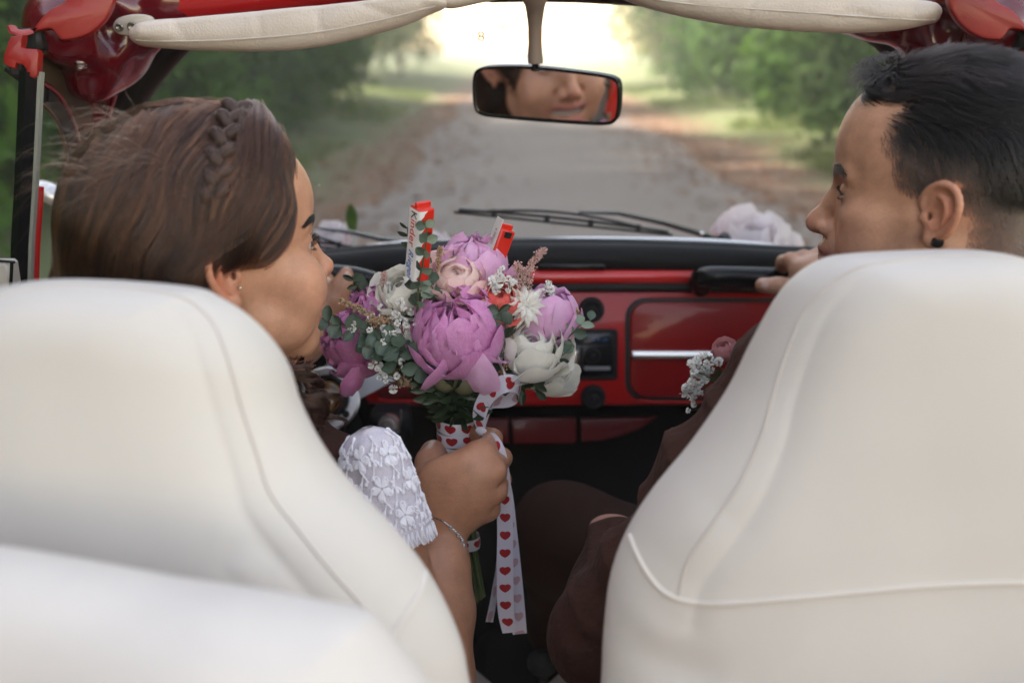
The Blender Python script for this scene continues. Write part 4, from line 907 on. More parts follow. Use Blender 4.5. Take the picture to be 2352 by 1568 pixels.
# ---------------------------------------------------------------- people
SKINW = colmat('skin_woman', rough=.40, sss=.10, bump=.4, bscale=480, bdist=.0006, var=.12); SKINM = colmat('skin_man', rough=.42, sss=.10, bump=.55, bscale=420, bdist=.0007, var=.12)
HAIRW = hairmat('brown_hair', (.008, .003, .002), .28, (.095, .032, .013)); HAIRM = hairmat('black_hair', (.003, .0025, .0025), .30, (.012, .009, .009)); HAIRF = hairmat('faded_hair', (.02, .014, .012), .4, (.06, .04, .032))
SCALPW = pbr('hair_mass_brown', (.040, .018, .011), .6, bump=.9, bscale=160, bdist=.002, var=.6, vscale=40, c2=(.02, .009, .006)); SCALPM = pbr('hair_mass_black', (.012, .010, .010), .6, bump=.6, bscale=200)
LASH = pbr('lash_black', (.01, .007, .006), .5); NAIL = pbr('nail', (.56, .34, .27), .2, coat=.5)
EARBLK = pbr('black_stud', (.005, .005, .005), .15, coat=.5)
def place_head(yaw, pitch, roll, sc, local, target):
    M = head_matrix((0, 0, 0), yaw, pitch, roll, sc); off = to_world([local], M)[0]; return head_matrix(np.array(target)-off, yaw, pitch, roll, sc)
def brow(s, M, sg, male, parent, mat):
    rs = np.random.RandomState(3); n = 260 if male else 380; t = rs.rand(n)
    x = 1.0+(3.6 if male else 4.3)*t; z = (2.35+.75*np.sin(t*2.3) if male else 2.2+1.05*np.sin(t*2.2))+rs.normal(size=n)*(.30 if male else .20)*(1-t*.5); y = 9.5-.35*x+0*t
    p = np.stack([sg*x, y, z], 1); L = 7
    def df(q, g, f): return np.stack([sg*np.ones(len(q)), -.5*np.ones(len(q)), .35-.5*(np.abs(q[:, 0])-1)/3], 1)
    C = trace(s, p, df, L, .14, np.linspace(.0, .10, L), .12, 4); strands('eyebrow', to_world(C.reshape(-1, 3), M).reshape(n, L, 3), .00022 if male else .00030, mat, parent)
def lashes(M, sg, male, parent, mat):
    rs = np.random.RandomState(6); C = []
    for up in (1, -1):
        for i in range(46 if up > 0 else 26):
            t = rs.rand(); a = (t-.5)*2; x = 3.2+1.25*a; z0 = .62+up*.40*math.sqrt(max(0, 1-a*a*.9))-.1*a; y0 = 8.35-.55*a*a-.1*max(a, 0); ln = (.85 if not male else .5)*(.6+.4*t)*(1 if up > 0 else .45)
            q = [(sg*(x+.35*a*f*ln+.35*f*ln*(t > .6)), y0+f*ln*.8, z0+up*(.12*f+.5*f*f)*ln*(1 if up > 0 else .6)) for f in np.linspace(0, 1, 6)]
            C.append(q)
    C = np.array(C); strands('eyelashes', to_world(C.reshape(-1, 3), M).reshape(-1, 6, 3), .00028, mat, parent)
def eye(M, sg, parent, iris, gaze=(0, 0)):
    c = np.array((3.15*sg, 7.05, .75)); f = np.array((math.sin(R(gaze[0])), math.cos(R(gaze[0]))*math.cos(R(gaze[1])), math.sin(R(gaze[1]))))
    mb = MB(); sc = float(np.linalg.norm(np.array(M)[:3, 0])); cw = to_world([c], M)[0]; fw = to_world([c+f], M)[0]-cw; fw /= np.linalg.norm(fw)
    rr = 1.22*sc; a = [x for x in np.linspace(.001, 3.13, 20)]
    mb.lathe(cw, fw, [(rr*math.sin(x), -rr*math.cos(x)) for x in a], 24); e = mb.build('eyeball', pbr('eye_white', (.62, .56, .53), .12, coat=1), parent)
    mb = MB(); mb.lathe(cw, fw, [(.60*sc, rr*.875), (.58*sc, rr*.895), (.35*sc, rr*.965), (.0, rr*.985)], 20); mb.build('iris', iris, e)
    mb = MB(); mb.lathe(cw, fw, [(.27*sc, rr*.975), (.25*sc, rr*.992), (0, rr*.998)], 16); mb.build('pupil', EARBLK, e)
def hand_color(V, base, tips=()):
    c = np.tile(np.array(base), (len(V), 1)); 
    for p, r, t, w_ in tips:
        g = np.exp(-np.sum((V-np.array(p))**2, 1)/(r*r))[:, None]*w_; c = c*(1-g)+np.array(t)*g
    return c
def joined(name, parts_, mat, parent):
    V = []; F = []; Cc = []; k = 0
    for v, f, c in parts_: V.append(v); F.append(f+k); Cc.append(c); k += len(v)
    return mesh(name, np.vstack(V), np.vstack(F), mat, parent, col=np.vstack(Cc))
def cloth(name, build, lo, hi, vox, mat, parent, amp=.004, folds=(), seed=1, sm=1):
    s = SDF(lo, hi, vox); build(s); s.smooth(sm); V, F = s.surface(); n = s.grad(V)
    h = amp*vnoise(V, 28, seed)+amp*.5*vnoise(V, 60, seed+1)
    for a, b, per, dep in folds:     # soft creases across the line a-b
        a = np.array(a); b = np.array(b); ab = b-a; L = np.linalg.norm(ab); t = ((V-a)@ab)/L; m_ = np.exp(-(np.maximum(np.abs(t/L-.5)-.45, 0)/.1)**2)
        ph = t/per*2*math.pi+2.0*vnoise(V, 14, seed+4); h = h+dep*m_*(1-np.abs(np.sin(ph*.5))**.6*1.4)
    V = V+n*h[:, None]; return mesh(name, V, F, mat, parent), s

# ================= the woman
WM = place_head(60, 5, 4, .96, (7.6, -1.4, .2), P(510, 642, .80))
wsdf = head_sdf(False, .17); hv, hf = wsdf.surface(); hv0 = hv.copy()
def longer(v): v = np.array(v, float); z = v[:, 2]; t = np.clip((-2.5-z), 0, 20); w_ = np.clip((v[:, 1]+1)/5, 0, 1); v[:, 2] = z-.07*t*w_; v[:, 1] = v[:, 1]-.02*t*w_; return v      # a longer lower face
hv = longer(hv); hw = to_world(hv, WM)
woman = empty('person', (float(WM[0][3]), float(WM[1][3]), .30), 'smiling woman with brown braided hair in the left seat, holding up the bouquet', 'person', 'wedding couple in the car')
def W(*p): return np.array(p, float)
arm = SDF((-.20, .74, .62), (.12, 1.16, 1.12), .0026)
el = P(1000, 1560, .84); wr_ = P(1022, 1222, .925)
arm.chain([P(825, 1120, .85), P(895, 1300, .845), el], [.028, .034, .034], .02)
arm.chain([el, P(1012, 1400, .875), P(1015, 1300, .90), wr_], [.036, .031, .0245, .0195], .02)
# right hand, closed round the stems, its back to the camera
MCP = [P(1108, 1040, .935), P(1132, 1082, .925), P(1134, 1128, .925), P(1118, 1170, .93)]; rM = [.0125, .0128, .0120, .0108]
for i, q in enumerate(MCP):
    b = P(1010+i*8, 1175+i*9, .928); arm.cap(b, q, .0165, rM[i], .014); arm.ell(q, (.0125, .0125, .0115), .006)
    pip = q+W(.010-.001*i, .034, .002-.002*i); dip = pip+W(-.022, .022, 0); tip = dip+W(-.020, .004, 0)
    arm.chain([q, pip, dip, tip], [rM[i]*.92, rM[i]*.82, rM[i]*.72, rM[i]*.6], .004)
arm.ell(P(1040, 1120, .925), (.034, .016, .036), .02); arm.ell(P(1000, 1130, .935), (.018, .014, .030), .02); arm.ell(P(1085, 1105, .92), (.02, .012, .030), .02)
arm.chain([P(990, 1190, .935), P(985, 1120, .945), P(988, 1060, .965), P(996, 1040, .985), P(1012, 1036, 1.0)], [.017, .0175, .0135, .0115, .0095], .012)
arm.chain([P(1000, 1110, .94), P(1100, 1060, .935)], [.012, .010], .02)
for i in range(3):
    m_ = (MCP[i]+MCP[i+1])/2; arm.cap(m_+W(.008, -.008, 0), m_+W(-.016, -.0125, -.002*(i+1)), .0026, .0012, .006, 'd')
for i in range(4): arm.ell(MCP[i]+W(.0035, -.003, .001), (.0098, .0100, .0085), .004)
for i in range(4): arm.cap(MCP[i]+W(-.002, -.0100, 0), P(1050+4*i, 1165+7*i, .912), .0028, .0022, .006)
arm.smooth(1); av, af = arm.surface()
SW = (.44, .218, .130)
g_ = arm.grad(av); wrk = .00012*np.sin(av[:, 2]*900+3*vnoise(av, 60, 3))*np.exp(-((av[:, 2]-P(1110, 1120, .93)[2])/.02)**2); av = av+g_*wrk[:, None]
ac = hand_color(av, SW, [(q, .012, (.50, .22, .16), .5) for q in MCP]+[(P(985, 1030, .97), .02, (.46, .22, .16), .5)])
# left hand on the wheel
lh = SDF((-.42, .98, .86), (-.10, 1.34, 1.16), .0024)
rimp = P(772, 640, 1.29)
lh.chain([P(470, 1000, 1.02), P(610, 850, 1.13), P(690, 785, 1.20)], [.040, .032, .026], .02)
lh.chain([P(690, 785, 1.20), P(735, 715, 1.24)], [.026, .027], .02); lh.ell(P(735, 690, 1.25), (.026, .026, .034), .015)
lh.chain([P(755, 725, 1.235), P(772, 690, 1.235), P(785, 660, 1.24), P(795, 630, 1.25)], [.0145, .0135, .0120, .0098], .010)
for i in range(4):
    b = P(725-i*14, 660+i*4, 1.265); lh.chain([b, b+W(.004, .026, .012), b+W(.018, .030, -.006), b+W(.020, .012, -.014)], [.0105, .0095, .0088, .0075], .004)
lh.smooth(1); lv, lf = lh.surface(); lc = hand_color(lv, SW, [(P(795, 630, 1.25), .012, (.52, .25, .19), .5)])
hc = head_cols(hv0, False)
body = joined('body', [(hw, hf, hc), (av, af, ac), (lv, lf, lc)], SKINW, woman)
nl = MB(); c = P(797, 634, 1.236); nl.lathe(c, (.35, -.9, .1), [(.0056, -.001), (.0052, .001), (.002, .0022), (0, .0024)], 14); nl.build('thumbnail', NAIL, woman)
for sg in (1, -1):
    brow(wsdf, WM, sg, False, woman, LASH); lashes(WM, sg, False, woman, LASH); eye(WM, sg, woman, pbr('brown_iris', (.06, .03, .015), .2), (12, 4))
mb = MB(); tt = [(-1.9+.48*i) for i in range(9)]
for i, x in enumerate(tt): mb.box((x, 8.72-.17*x*x, -5.72), (.215, .25, .38), bev=.07)
V = to_world(longer(mb.V), WM); mesh('upper_teeth', V, mb.F, pbr('teeth', (.72, .66, .58), .2, coat=.5), woman)
mb = MB(); mb.lathe(to_world([(0, 6.6, -5.9)], WM)[0], (0, 0, 1), [(.0, -.006), (.017, -.006), (.017, .006), (0, .006)], 16); mb.build('mouth_interior', pbr('mouth_dark', (.06, .012, .012), .5), woman)
ew = to_world([(7.35, -1.75, -1.9), (7.2, .05, -.2), (7.7, -1.5, -2.2)], WM)
mb = MB(); mb.lathe(to_world([(7.55, -1.35, -2.45)], WM)[0], np.array(WM)[:3, 0], [(.0045, -.003), (.0052, .002), (.0048, .0035), (.002, .004)], 18); mb.build('black_earring', EARBLK, woman)
mb = MB(); mb.lathe(to_world([(-7.55, -1.35, -2.45)], WM)[0], -np.array(WM)[:3, 0], [(.0045, -.003), (.0052, .002), (.0048, .0035), (.002, .004)], 18); mb.build('black_earring', EARBLK, woman)
mb = MB(); mb.lathe(to_world([(-7.75, -1.1, -1.2)], WM)[0], -np.array(WM)[:3, 0], [(.0020, 0), (.0024, .001), (.001, .002), (0, .0022)], 10); mb.build('silver_stud', CHROME, woman)
mb = MB(); mb.lathe(to_world([(7.35, .05, -.9)], WM)[0], np.array(WM)[:3, 0], [(.0015, 0), (.0018, .001), (.001, .002), (0, .0022)], 10); mb.build('silver_stud', CHROME, woman)
# hair
hs = SDF((-12.5, -19, -22), (12.5, 11.5, 17), .32)
hs.ell((0, -1.4, 5.2), (8.3, 10.0, 8.9), 1); hs.ell((0, -6.0, 1.5), (8.6, 6.6, 8.8), 3); hs.ell((-.5, -7.4, -7), (8.2, 6.0, 10), 3); hs.ell((6.4, 1.3, 5.2), (2.0, 4.2, 4.4), 1.6); hs.ell((-6.4, 1.9, 3.0), (2.2, 5.0, 7), 1.6); hs.ell((1.5, 3.2, 9.4), (5.0, 4.0, 3.6), 1.5)
hs.ell((0, 16, 0), (10, 12.9, 12.3), 1.2, 'd'); hs.ell((7.8, .2, -3.0), (3.2, 4.4, 4.6), .8, 'd', mirror=True); hs.ell((5, 3.5, -9), (5, 6.5, 8), 1.5, 'd'); hs.smooth(2)
for (c_, r_) in () and (((7.4, -6.5, 6.5), (1.6, .5, 5)), ((6.5, -9.5, 4), (1.6, .5, 6)), ((5.5, -12, -2), (2, .5, 8))): hs.ell(c_, r_, 1.2, 'd', rot=(20, 0, 0))
v_, f_ = hs.surface(); mesh('hair', to_world(v_, WM), f_, SCALPW, woman)
gv = hs.grad(v_); rs = np.random.RandomState(12)
def wdir(q, g, f):
    x, y, z = q[:, 0], q[:, 1], q[:, 2]; top = np.clip((z-8.5)/4, 0, 1); fr = np.clip((y-1)/5, 0, 1); low = np.clip((7-z)/6, 0, 1)
    d = np.stack([np.sign(x-1.0)*.9*top+.0*x, -.55-1.5*fr*low-.5*top, -1.0+.25*top+.55*fr*low], 1)
    d[:, 0] += .25*np.sin(z*.55+y*.4+1.3*np.sin(x*.6)); d[:, 1] += .28*np.sin(z*.7+x*.5+.6*y); return d
ok = np.where(v_[:, 2] > -12)[0]; n = 17000; st = v_[ok[rs.randint(0, len(ok), n)]]+rs.normal(size=(n, 3))*.15; L = 15
lf_ = (rs.rand(n, 1)**2*.55-.12)+(.12*np.sin(np.linspace(0, 3, L))[None])*rs.rand(n, 1)
C = trace(hs, st, wdir, L, .55+.25*rs.rand(n), lf_, .05, 5)
strands('hair_strands', to_world(C.reshape(-1, 3), WM).reshape(n, L, 3), .00028, HAIRW, woman, rnd=np.clip(.35+.4*vnoise(C[:, 7]*np.array((1, 1, .25)), 2.2, 7)+.25*np.random.randn(n), 0, 1)**1.5)
# locks: bundles of strands standing proud of the mass
ok = np.where((v_[:, 2] > 3) & ((v_[:, 1] > -6) | (v_[:, 2] > 9)))[0]; k = 700; st = v_[ok[rs.randint(0, len(ok), k)]]; Cc = trace(hs, st, wdir, 18, .85, np.linspace(.05, .42, 18)[None]*(.2+1.3*rs.rand(k, 1))+.10*np.sin(np.linspace(0, 9, 18)[None]+rs.rand(k, 1)*6), .02, 6); lr = []
B = []; 
for q in range(k):
    wd = .18+.25*rs.rand()
    c_ = rs.rand()**1.6
    for j in range(18): lr.append(min(1, max(0, c_+.12*rs.normal()))); o_ = rs.normal(size=3)*wd*.6; B.append(Cc[q]+o_*(1-.5*np.sin(np.linspace(0, math.pi, 18)))[:, None])
B = np.array(B); strands('hair_locks', to_world(B.reshape(-1, 3), WM).reshape(len(B), 18, 3), .00026, HAIRW, woman, rnd=lr)
# front strand swept over the temple
def lock(pts, wid, nst, rad, jit, name, mat=HAIRW, seed=1, flat=.35):
    rs_ = np.random.RandomState(seed); c = spline(pts, 22); out = []
    wdv = np.interp(np.linspace(0, 1, 22), np.linspace(0, 1, len(wid)), wid)
    t = np.gradient(c, axis=0); t /= np.linalg.norm(t, axis=1, keepdims=True); o_ = c-np.array((0, -1, 4)); o_ /= np.linalg.norm(o_, axis=1, keepdims=True); sd1 = np.cross(t, o_); sd1 /= np.linalg.norm(sd1, axis=1, keepdims=True)
    for i in range(nst):
        a, b = rs_.uniform(-1, 1), rs_.normal()*.5; ph = rs_.rand()*6
        w2 = a+jit*np.sin(np.linspace(0, 3, 22)*(.6+rs_.rand())+ph)
        out.append(c+sd1*(w2*wdv)[:, None]+o_*(b*flat*wdv*np.sqrt(np.clip(1-w2**2, 0, 1)))[:, None])
    out = np.array(out); return strands(name, to_world(out.reshape(-1, 3), WM).reshape(nst, 22, 3), rad, mat, woman, rnd=np.clip(rs_.rand(nst)*.5*(rs_.rand(nst) < .5)+.3*rs_.rand(nst), 0, 1))
lock([(2.2, 4.4, 12.8), (4.8, 3.9, 11.4), (6.5, 2.9, 9.2), (7.4, 1.7, 7.2), (8.0, .4, 5.6), (8.4, -.6, 4.0), (8.8, -3.6, 2.8), (8.6, -6.5, .5)], [.9, 1.4, 1.5, 1.4, 1.2, 1.1, 1.0, .8], 1500, .00030, .35, 'front_lock', seed=3)
lock([(1.5, 6.0, 12.5), (4.0, 5.4, 11.2), (5.8, 4.2, 9.0), (6.8, 2.9, 6.9), (7.5, 1.5, 5.0), (8.0, .2, 3.9), (8.5, -1.8, 3.2)], [.4, .7, .8, .7, .6, .6, .4], 600, .00028, .35, 'front_lock', seed=4)
lock([(0, 6.0, 13.2), (4.5, 4.6, 12.2), (7.4, 3.0, 9.2), (8.6, 1.0, 6.2), (9.0, -2.5, 4.0), (9.0, -6.0, 2.0)], [.8, 1.5, 1.6, 1.5, 1.2, .8], 900, .00028, .4, 'side_lock', seed=8)
# braid: two interlaced rows of plump links, each link a bundle
bp = spline([(1.5, 3.8, 13.6), (4.0, 2.4, 13.1), (6.0, .9, 11.6), (7.4, -.2, 9.6), (8.2, -1.2, 7.6), (8.5, -2.8, 6.0)], 15)
bs = []; bst = MB()
for i in range(12):
    c = (bp[i]+bp[min(i+1, 14)])/2; t = bp[min(i+1, 14)]-bp[i]; t /= np.linalg.norm(t); o_ = c-np.array((0, -1, 4)); o_ /= np.linalg.norm(o_); c = c-o_*.38; sd1 = np.cross(t, o_); sg = 1 if i % 2 else -1
    a = c+sd1*sg*.85-t*.9+o_*.0; b = c-sd1*sg*.15+t*.9+o_*.35; mid = c+sd1*sg*.6+o_*.45
    ln = spline([a, mid, b], 8); bst.tube([*ln], [.2, .52, .66, .70, .66, .56, .40, .15], 8)
    rs_ = np.random.RandomState(40+i)
    for j in range(60):
        an = rs_.rand()*6.28; rr = np.array([.2, .54, .68, .72, .68, .58, .42, .2])
        bs.append(ln+(math.cos(an)*o_+math.sin(an)*sd1)[None]*rr[:, None])
mesh('braid', to_world(bst.V, WM), bst.F, SCALPW, woman); bs = np.array(bs); strands('braid_strands', to_world(bs.reshape(-1, 3), WM).reshape(-1, 8, 3), .00030, hairmat('braid_hair', (.007, .003, .002), .3, (.055, .024, .015)), woman, taper=False)
# flyaway hairs
rs = np.random.RandomState(77); fl = []
for i in range(200):
    a = rs.uniform(-2.6, 1.2); base = np.array((rs.uniform(-4, 8), -6+6*math.cos(a)-3, 7+5.5*abs(math.sin(a)))); d = np.array((rs.normal()*.4, -.5+rs.normal()*.5, .35+rs.normal()*.4)); q = [base]; L_ = rs.uniform(.25, .75)
    g0 = hs.grad(base[None])[0]; q = [base-g0*hs.sample(base[None])[0]]; d = d+g0*.35+np.array((0, -.4, 0))
    for j in range(11): d = d+np.array((0, -.05, -.16))+rs.normal(size=3)*.10; d /= np.linalg.norm(d); q.append(q[-1]+d*L_)
    fl.append(q)
fl = np.array(fl); strands('flyaway_hairs', to_world(fl.reshape(-1, 3), WM).reshape(-1, 12, 3), .00010, hairmat('light_brown_hair', (.06, .025, .013), .3, (.24, .11, .055)), woman)
# curls resting by the shoulder
cu = []
rs = np.random.RandomState(31); c0 = P(668, 838, .87); c1 = P(745, 1000, .90)
for i in range(11):
    ph0 = rs.rand()*6.28; of0 = rs.normal(size=3)*np.array((.010, .008, .006)); ln0 = rs.uniform(.55, 1.0); w_ = rs.uniform(9, 15); r0 = rs.uniform(.006, .011)
    for j in range(34):
        t = np.linspace(0, ln0*rs.uniform(.9, 1.05), 26); c = c0[None]+(c1-c0)[None]*t[:, None]+of0*(1+t[:, None])+rs.normal(size=3)*.0013; ph = ph0+rs.normal()*.12
        cu.append(c+np.stack([r0*np.cos(w_*t+ph), r0*np.sin(w_*t+ph), .4*r0*np.sin(w_*t+ph+1)], 1))
strands('curled_ends', np.array(cu), .00032, HAIRW, woman, rnd=np.random.rand(len(cu))**3)
# bodice and lace sleeve
BROWN = pbr('brown_wool', (.055, .025, .018), .92, spec=.12, sheen=.02, bump=.8, bscale=55, bdist=.006, var=.3, vscale=40, c2=(.035, .015, .011))
def bod(s):
    s.ell(P(400, 1430, .90), (.15, .10, .16), .05); s.chain([P(540, 1100, .93), P(715, 1118, .895), P(790, 1120, .88)], [.06, .050, .042], .05); s.chain([P(300, 1090, .93), P(540, 1100, .93)], [.08, .06], .05)
    s.cap(P(590, 940, .95), P(620, 990, .93), .045, .05, .03)
cloth('brown_bodice', bod, (-.62, .72, .55), (-.02, 1.1, 1.10), .006, BROWN, woman, .003, [], 5)
sa, sb = P(862, 1068, .845), P(893, 1216, .835); ax_ = sb-sa; ax_ /= np.linalg.norm(ax_); e1 = np.cross(ax_, (0, 1, 0)); e1 /= np.linalg.norm(e1); e2 = np.cross(ax_, e1); NU, NV = 72, 26
def lacep(u, v, off=0.):
    r = np.interp(v, [0, .04, .12, .3, .6, 1], [.006, .016, .025, .031, .035, .041])+off; r = r*(1+.035*math.sin(u*5)+.03*math.sin(u*11+2*v)*v)
    tp = -.028*math.cos(u*1.0-2.0)*0; q = sa+ax_*(-.036+v*.108+.004*abs(math.sin(u*13))*max(0, (v-.93)/.07)); 
    return q+r*(math.cos(u)*e1+math.sin(u)*e2)*np.array((1, .9, 1))
V = [lacep(2*math.pi*i/NU, j/NV) for j in range(NV+1) for i in range(NU)]; F = [(j*NU+i, j*NU+(i+1) % NU, (j+1)*NU+(i+1) % NU, (j+1)*NU+i) for j in range(NV) for i in range(NU)]
F.append(tuple(range(NU)))
def lacemat():
    m, t, b = NT('lace_net'); N = t.nodes; L = t.links; b.inputs['Base Color'].default_value = (.80, .75, .84, 1); b.inputs['Roughness'].default_value = .8
    tc = N.new('ShaderNodeTexCoord'); v = N.new('ShaderNodeTexVoronoi'); v.inputs['Scale'].default_value = 1100; L.new(tc.outputs['Object'], v.inputs['Vector'])
    r = N.new('ShaderNodeMapRange'); r.inputs[1].default_value = .25; r.inputs[2].default_value = .5; r.inputs[3].default_value = .55; r.inputs[4].default_value = .78; L.new(v.outputs['Distance'], r.inputs[0])
    tr = N.new('ShaderNodeBsdfTransparent'); ms = N.new('ShaderNodeMixShader'); L.new(r.outputs[0], ms.inputs[0]); L.new(tr.outputs[0], ms.inputs[1]); L.new(b.outputs[0], ms.inputs[2]); L.new(ms.outputs[0], N['Material Output'].inputs[0]); return m
lace = mesh('lace_sleeve', V, F, lacemat(), woman)
EMB = pbr('white_embroidery', (.84, .82, .88), .7)
mb = MB(); rs = np.random.RandomState(2)
def onl(u, v): return lacep(u, v, .0012)
def emb(path, r): mb.tube([onl(u, v) for u, v in path], r, 5)
for uc in np.linspace(0, 2*math.pi, 8)[:-1]:
    for vc in (.22, .48, .74):
        uo = uc+(.45 if .4 < vc < .6 else 0)
        for k in range(5):
            a = 2*math.pi*k/5+uo; q = lambda r_, da: (uo+.23*r_*math.cos(a+da), vc+.10*r_*math.sin(a+da))
            emb([q(.15, 0), q(.8, .42), q(1.08, .2), q(1.12, 0), q(1.08, -.2), q(.8, -.42), q(.15, 0)], .0010)
            for da in (-.2, 0, .2): emb([q(.2, da), q(.95, da)], [.0007, .0017])
        for sg in (1, -1):
            pth = [(uo+sg*(.26+.035*i), vc+sg*.012*i+.05*math.sin(i*.75)) for i in range(11)]; emb(pth, .0008)
            for i in range(1, 11, 2):
                d = .05 if i % 4 == 1 else -.05; emb([pth[i], (pth[i][0]+.05, pth[i][1]+d*.7), (pth[i][0]+.09, pth[i][1]+d)], [.0005, .0019, .0006])
for i in range(52):
    u = 2*math.pi*i/52; emb([(u, .90), (u+.05, .95), (u+.06, 1.0), (u+.12, .95), (u+.12, .90)], .0009); emb([(u+.02+.02*math.cos(q), .86+.014*math.sin(q)) for q in np.linspace(0, 6.28, 7)], .0007)
o = mb.build('lace_embroidery', EMB, lace)
# bracelet
frontp = drape(body, [(972, 1190), (990, 1187), (1010, 1193), (1030, 1206), (1048, 1222), (1060, 1237), (1066, 1252)], 34, .0013)
pa, pb = frontp[0], frontp[-1]; md = (pa+pb)/2; backp = [md+(pb-md)*math.cos(t)+np.array((0, .040*math.sin(t), 0)) for t in np.linspace(.15, 3.0, 22)]
loop = np.array(frontp+backp); mb = MB(); nb = 76; lp_ = spline(loop, nb, True)
for i in range(nb):
    p0, p1 = lp_[i], lp_[(i+1) % nb]; t = (p1-p0)/np.linalg.norm(p1-p0); up = np.cross(t, (0, 1, 0)) if i % 2 else np.array((0, -1., 0)); up = up/np.linalg.norm(up)*.0009; c = (p0+p1)/2; e_ = t*np.linalg.norm(p1-p0)*.25
    mb.tube([p0-e_, c+up, p1+e_, c-up, p0-e_], .00038, 4)
o = mb.build('bracelet_chain', pbr('silver', (.75, .72, .68), .18, metal=1), woman)
mb = MB()
for k in (18, 24, 29, 33): mb.box(frontp[k]+np.array((0, -.0008, 0)), (.0017, .0014, .0021), bev=.0004)
mb.build('bracelet_stones', pbr('grey_crystal', (.5, .5, .52), .1, metal=.7), o)

# ================= the man
MM = place_head(-63, 2, -2, .94, (-7.6, -1.4, .2), P(2165, 497, .83))
msdf = head_sdf(True, .17); mv, mf = msdf.surface(); mw = to_world(mv, MM)
man = empty('person', (float(MM[0][3]), float(MM[1][3]), .30), 'dark-haired man in a brown suit in the right seat, seen in profile', 'person', 'wedding couple in the car')
def hairline(x, y, z):
    ax = np.abs(x); yb = np.interp(z, [-8, -3, 0, 1.4, 1.8, 2.6, 5, 6.6, 8.2, 9.6, 11, 12.4], [-5.2, -3.9, -3.6, -2.2, 2.0, 3.0, 3.6, 4.9, 4.6, 3.7, 4.3, 5.5])
    cen = np.clip((5.0-ax)/1.6, 0, 1)*np.clip((z-8.6)/1.6, 0, 1)*(9.0-yb)
    return np.minimum(yb+cen, 7.9+.5*(1-(ax/4)**2))-y
d_ = hairline(mv[:, 0], mv[:, 1], mv[:, 2]); ear_ = (np.abs(mv[:, 0]) > 6.95) & (((mv[:, 1]+1.5)/2.5)**2+((mv[:, 2]-.4)/3.1)**2 < 1)
wgt = np.clip((d_+.25+.3*vnoise(mv, 5, 2))/1.9, 0, 1)*np.where(mv[:, 2] > 5.5, .92, np.interp(mv[:, 2]+np.clip(-mv[:, 1]-3.0, 0, 3.5)*1.15, [-8, -4, 0, 3, 5.5], [.35, .55, .62, .78, .95]))*np.where(ear_, 0, 1)
mc = head_cols(mv, True); mc = mc*(1-wgt[:, None])+np.array((.022, .015, .013))*wgt[:, None]
ma = SDF((.20, 1.0, .90), (.62, 1.46, 1.20), .0024)
Fg = [(1812, 640), (1842, 634), (1874, 630), (1904, 628)]
for i, (x, y) in enumerate(Fg):
    ma.chain([P(x+26, y-20, 1.34), P(x+4, y-42, 1.362), P(x-12, y-38, 1.392), P(x-20, y-14, 1.425)], [.0118, .0112, .0104, .0095], .004)
ma.ell(P(1880, 640, 1.33), (.034, .022, .030), .02); ma.chain([P(1925, 660, 1.30), P(1990, 700, 1.25), P(2080, 780, 1.16), P(2200, 900, 1.05)], [.028, .026, .034, .042], .02)
ma.chain([P(1885, 668, 1.33), P(1838, 666, 1.338), P(1790, 658, 1.350), P(1752, 655, 1.357)], [.0155, .0138, .0122, .0108], .008)
ma.smooth(1); hv2, hf2 = ma.surface(); SM = (.52, .29, .195)
hc2 = hand_color(hv2, SM, [(P(x+4, y-42, 1.362), .011, (.52, .25, .18), .5) for x, y in Fg]+[(P(1755, 655, 1.355), .012, (.54, .28, .21), .6)])
mh = SDF((.02, .94, .52), (.30, 1.20, .92), .003); mh.ell(P(1408, 1214, 1.03), (.028, .028, .013), .01)
for i in range(4): mh.chain([P(1405-i*7, 1207+i*7, 1.05), P(1392-i*8, 1207+i*9, 1.08), P(1380-i*8, 1220+i*10, 1.10)], [.009, .008, .007], .005)
mh.chain([P(1410, 1230, 1.02), P(1425, 1290, .97)], [.018, .024], .01); hv3, hf3 = mh.surface()
joined('body', [(mw, mf, mc), (hv2, hf2, hc2), (hv3, hf3, hand_color(hv3, (.46, .24, .18)))], SKINM, man)
nl = MB(); nl.lathe(P(1757, 653, 1.3465), (-.1, -.95, .3), [(.0066, -.001), (.0060, .0008), (.003, .0016), (0, .0018)], 14); nl.build('thumbnail', NAIL, man)
for sg in (1, -1):
    brow(msdf, MM, sg, True, man, HAIRM); lashes(MM, sg, True, man, LASH); eye(MM, sg, man, pbr('brown_iris', (.06, .03, .015), .2), (-8, -25))
mb = MB(); mb.lathe(to_world([(-7.6, -1.35, -2.1)], MM)[0], -np.array(MM)[:3, 0], [(.0046, -.003), (.0054, .001), (.0050, .0035), (.003, .0042), (.0, .0042)], 20); mb.build('black_ear_stud', EARBLK, man)
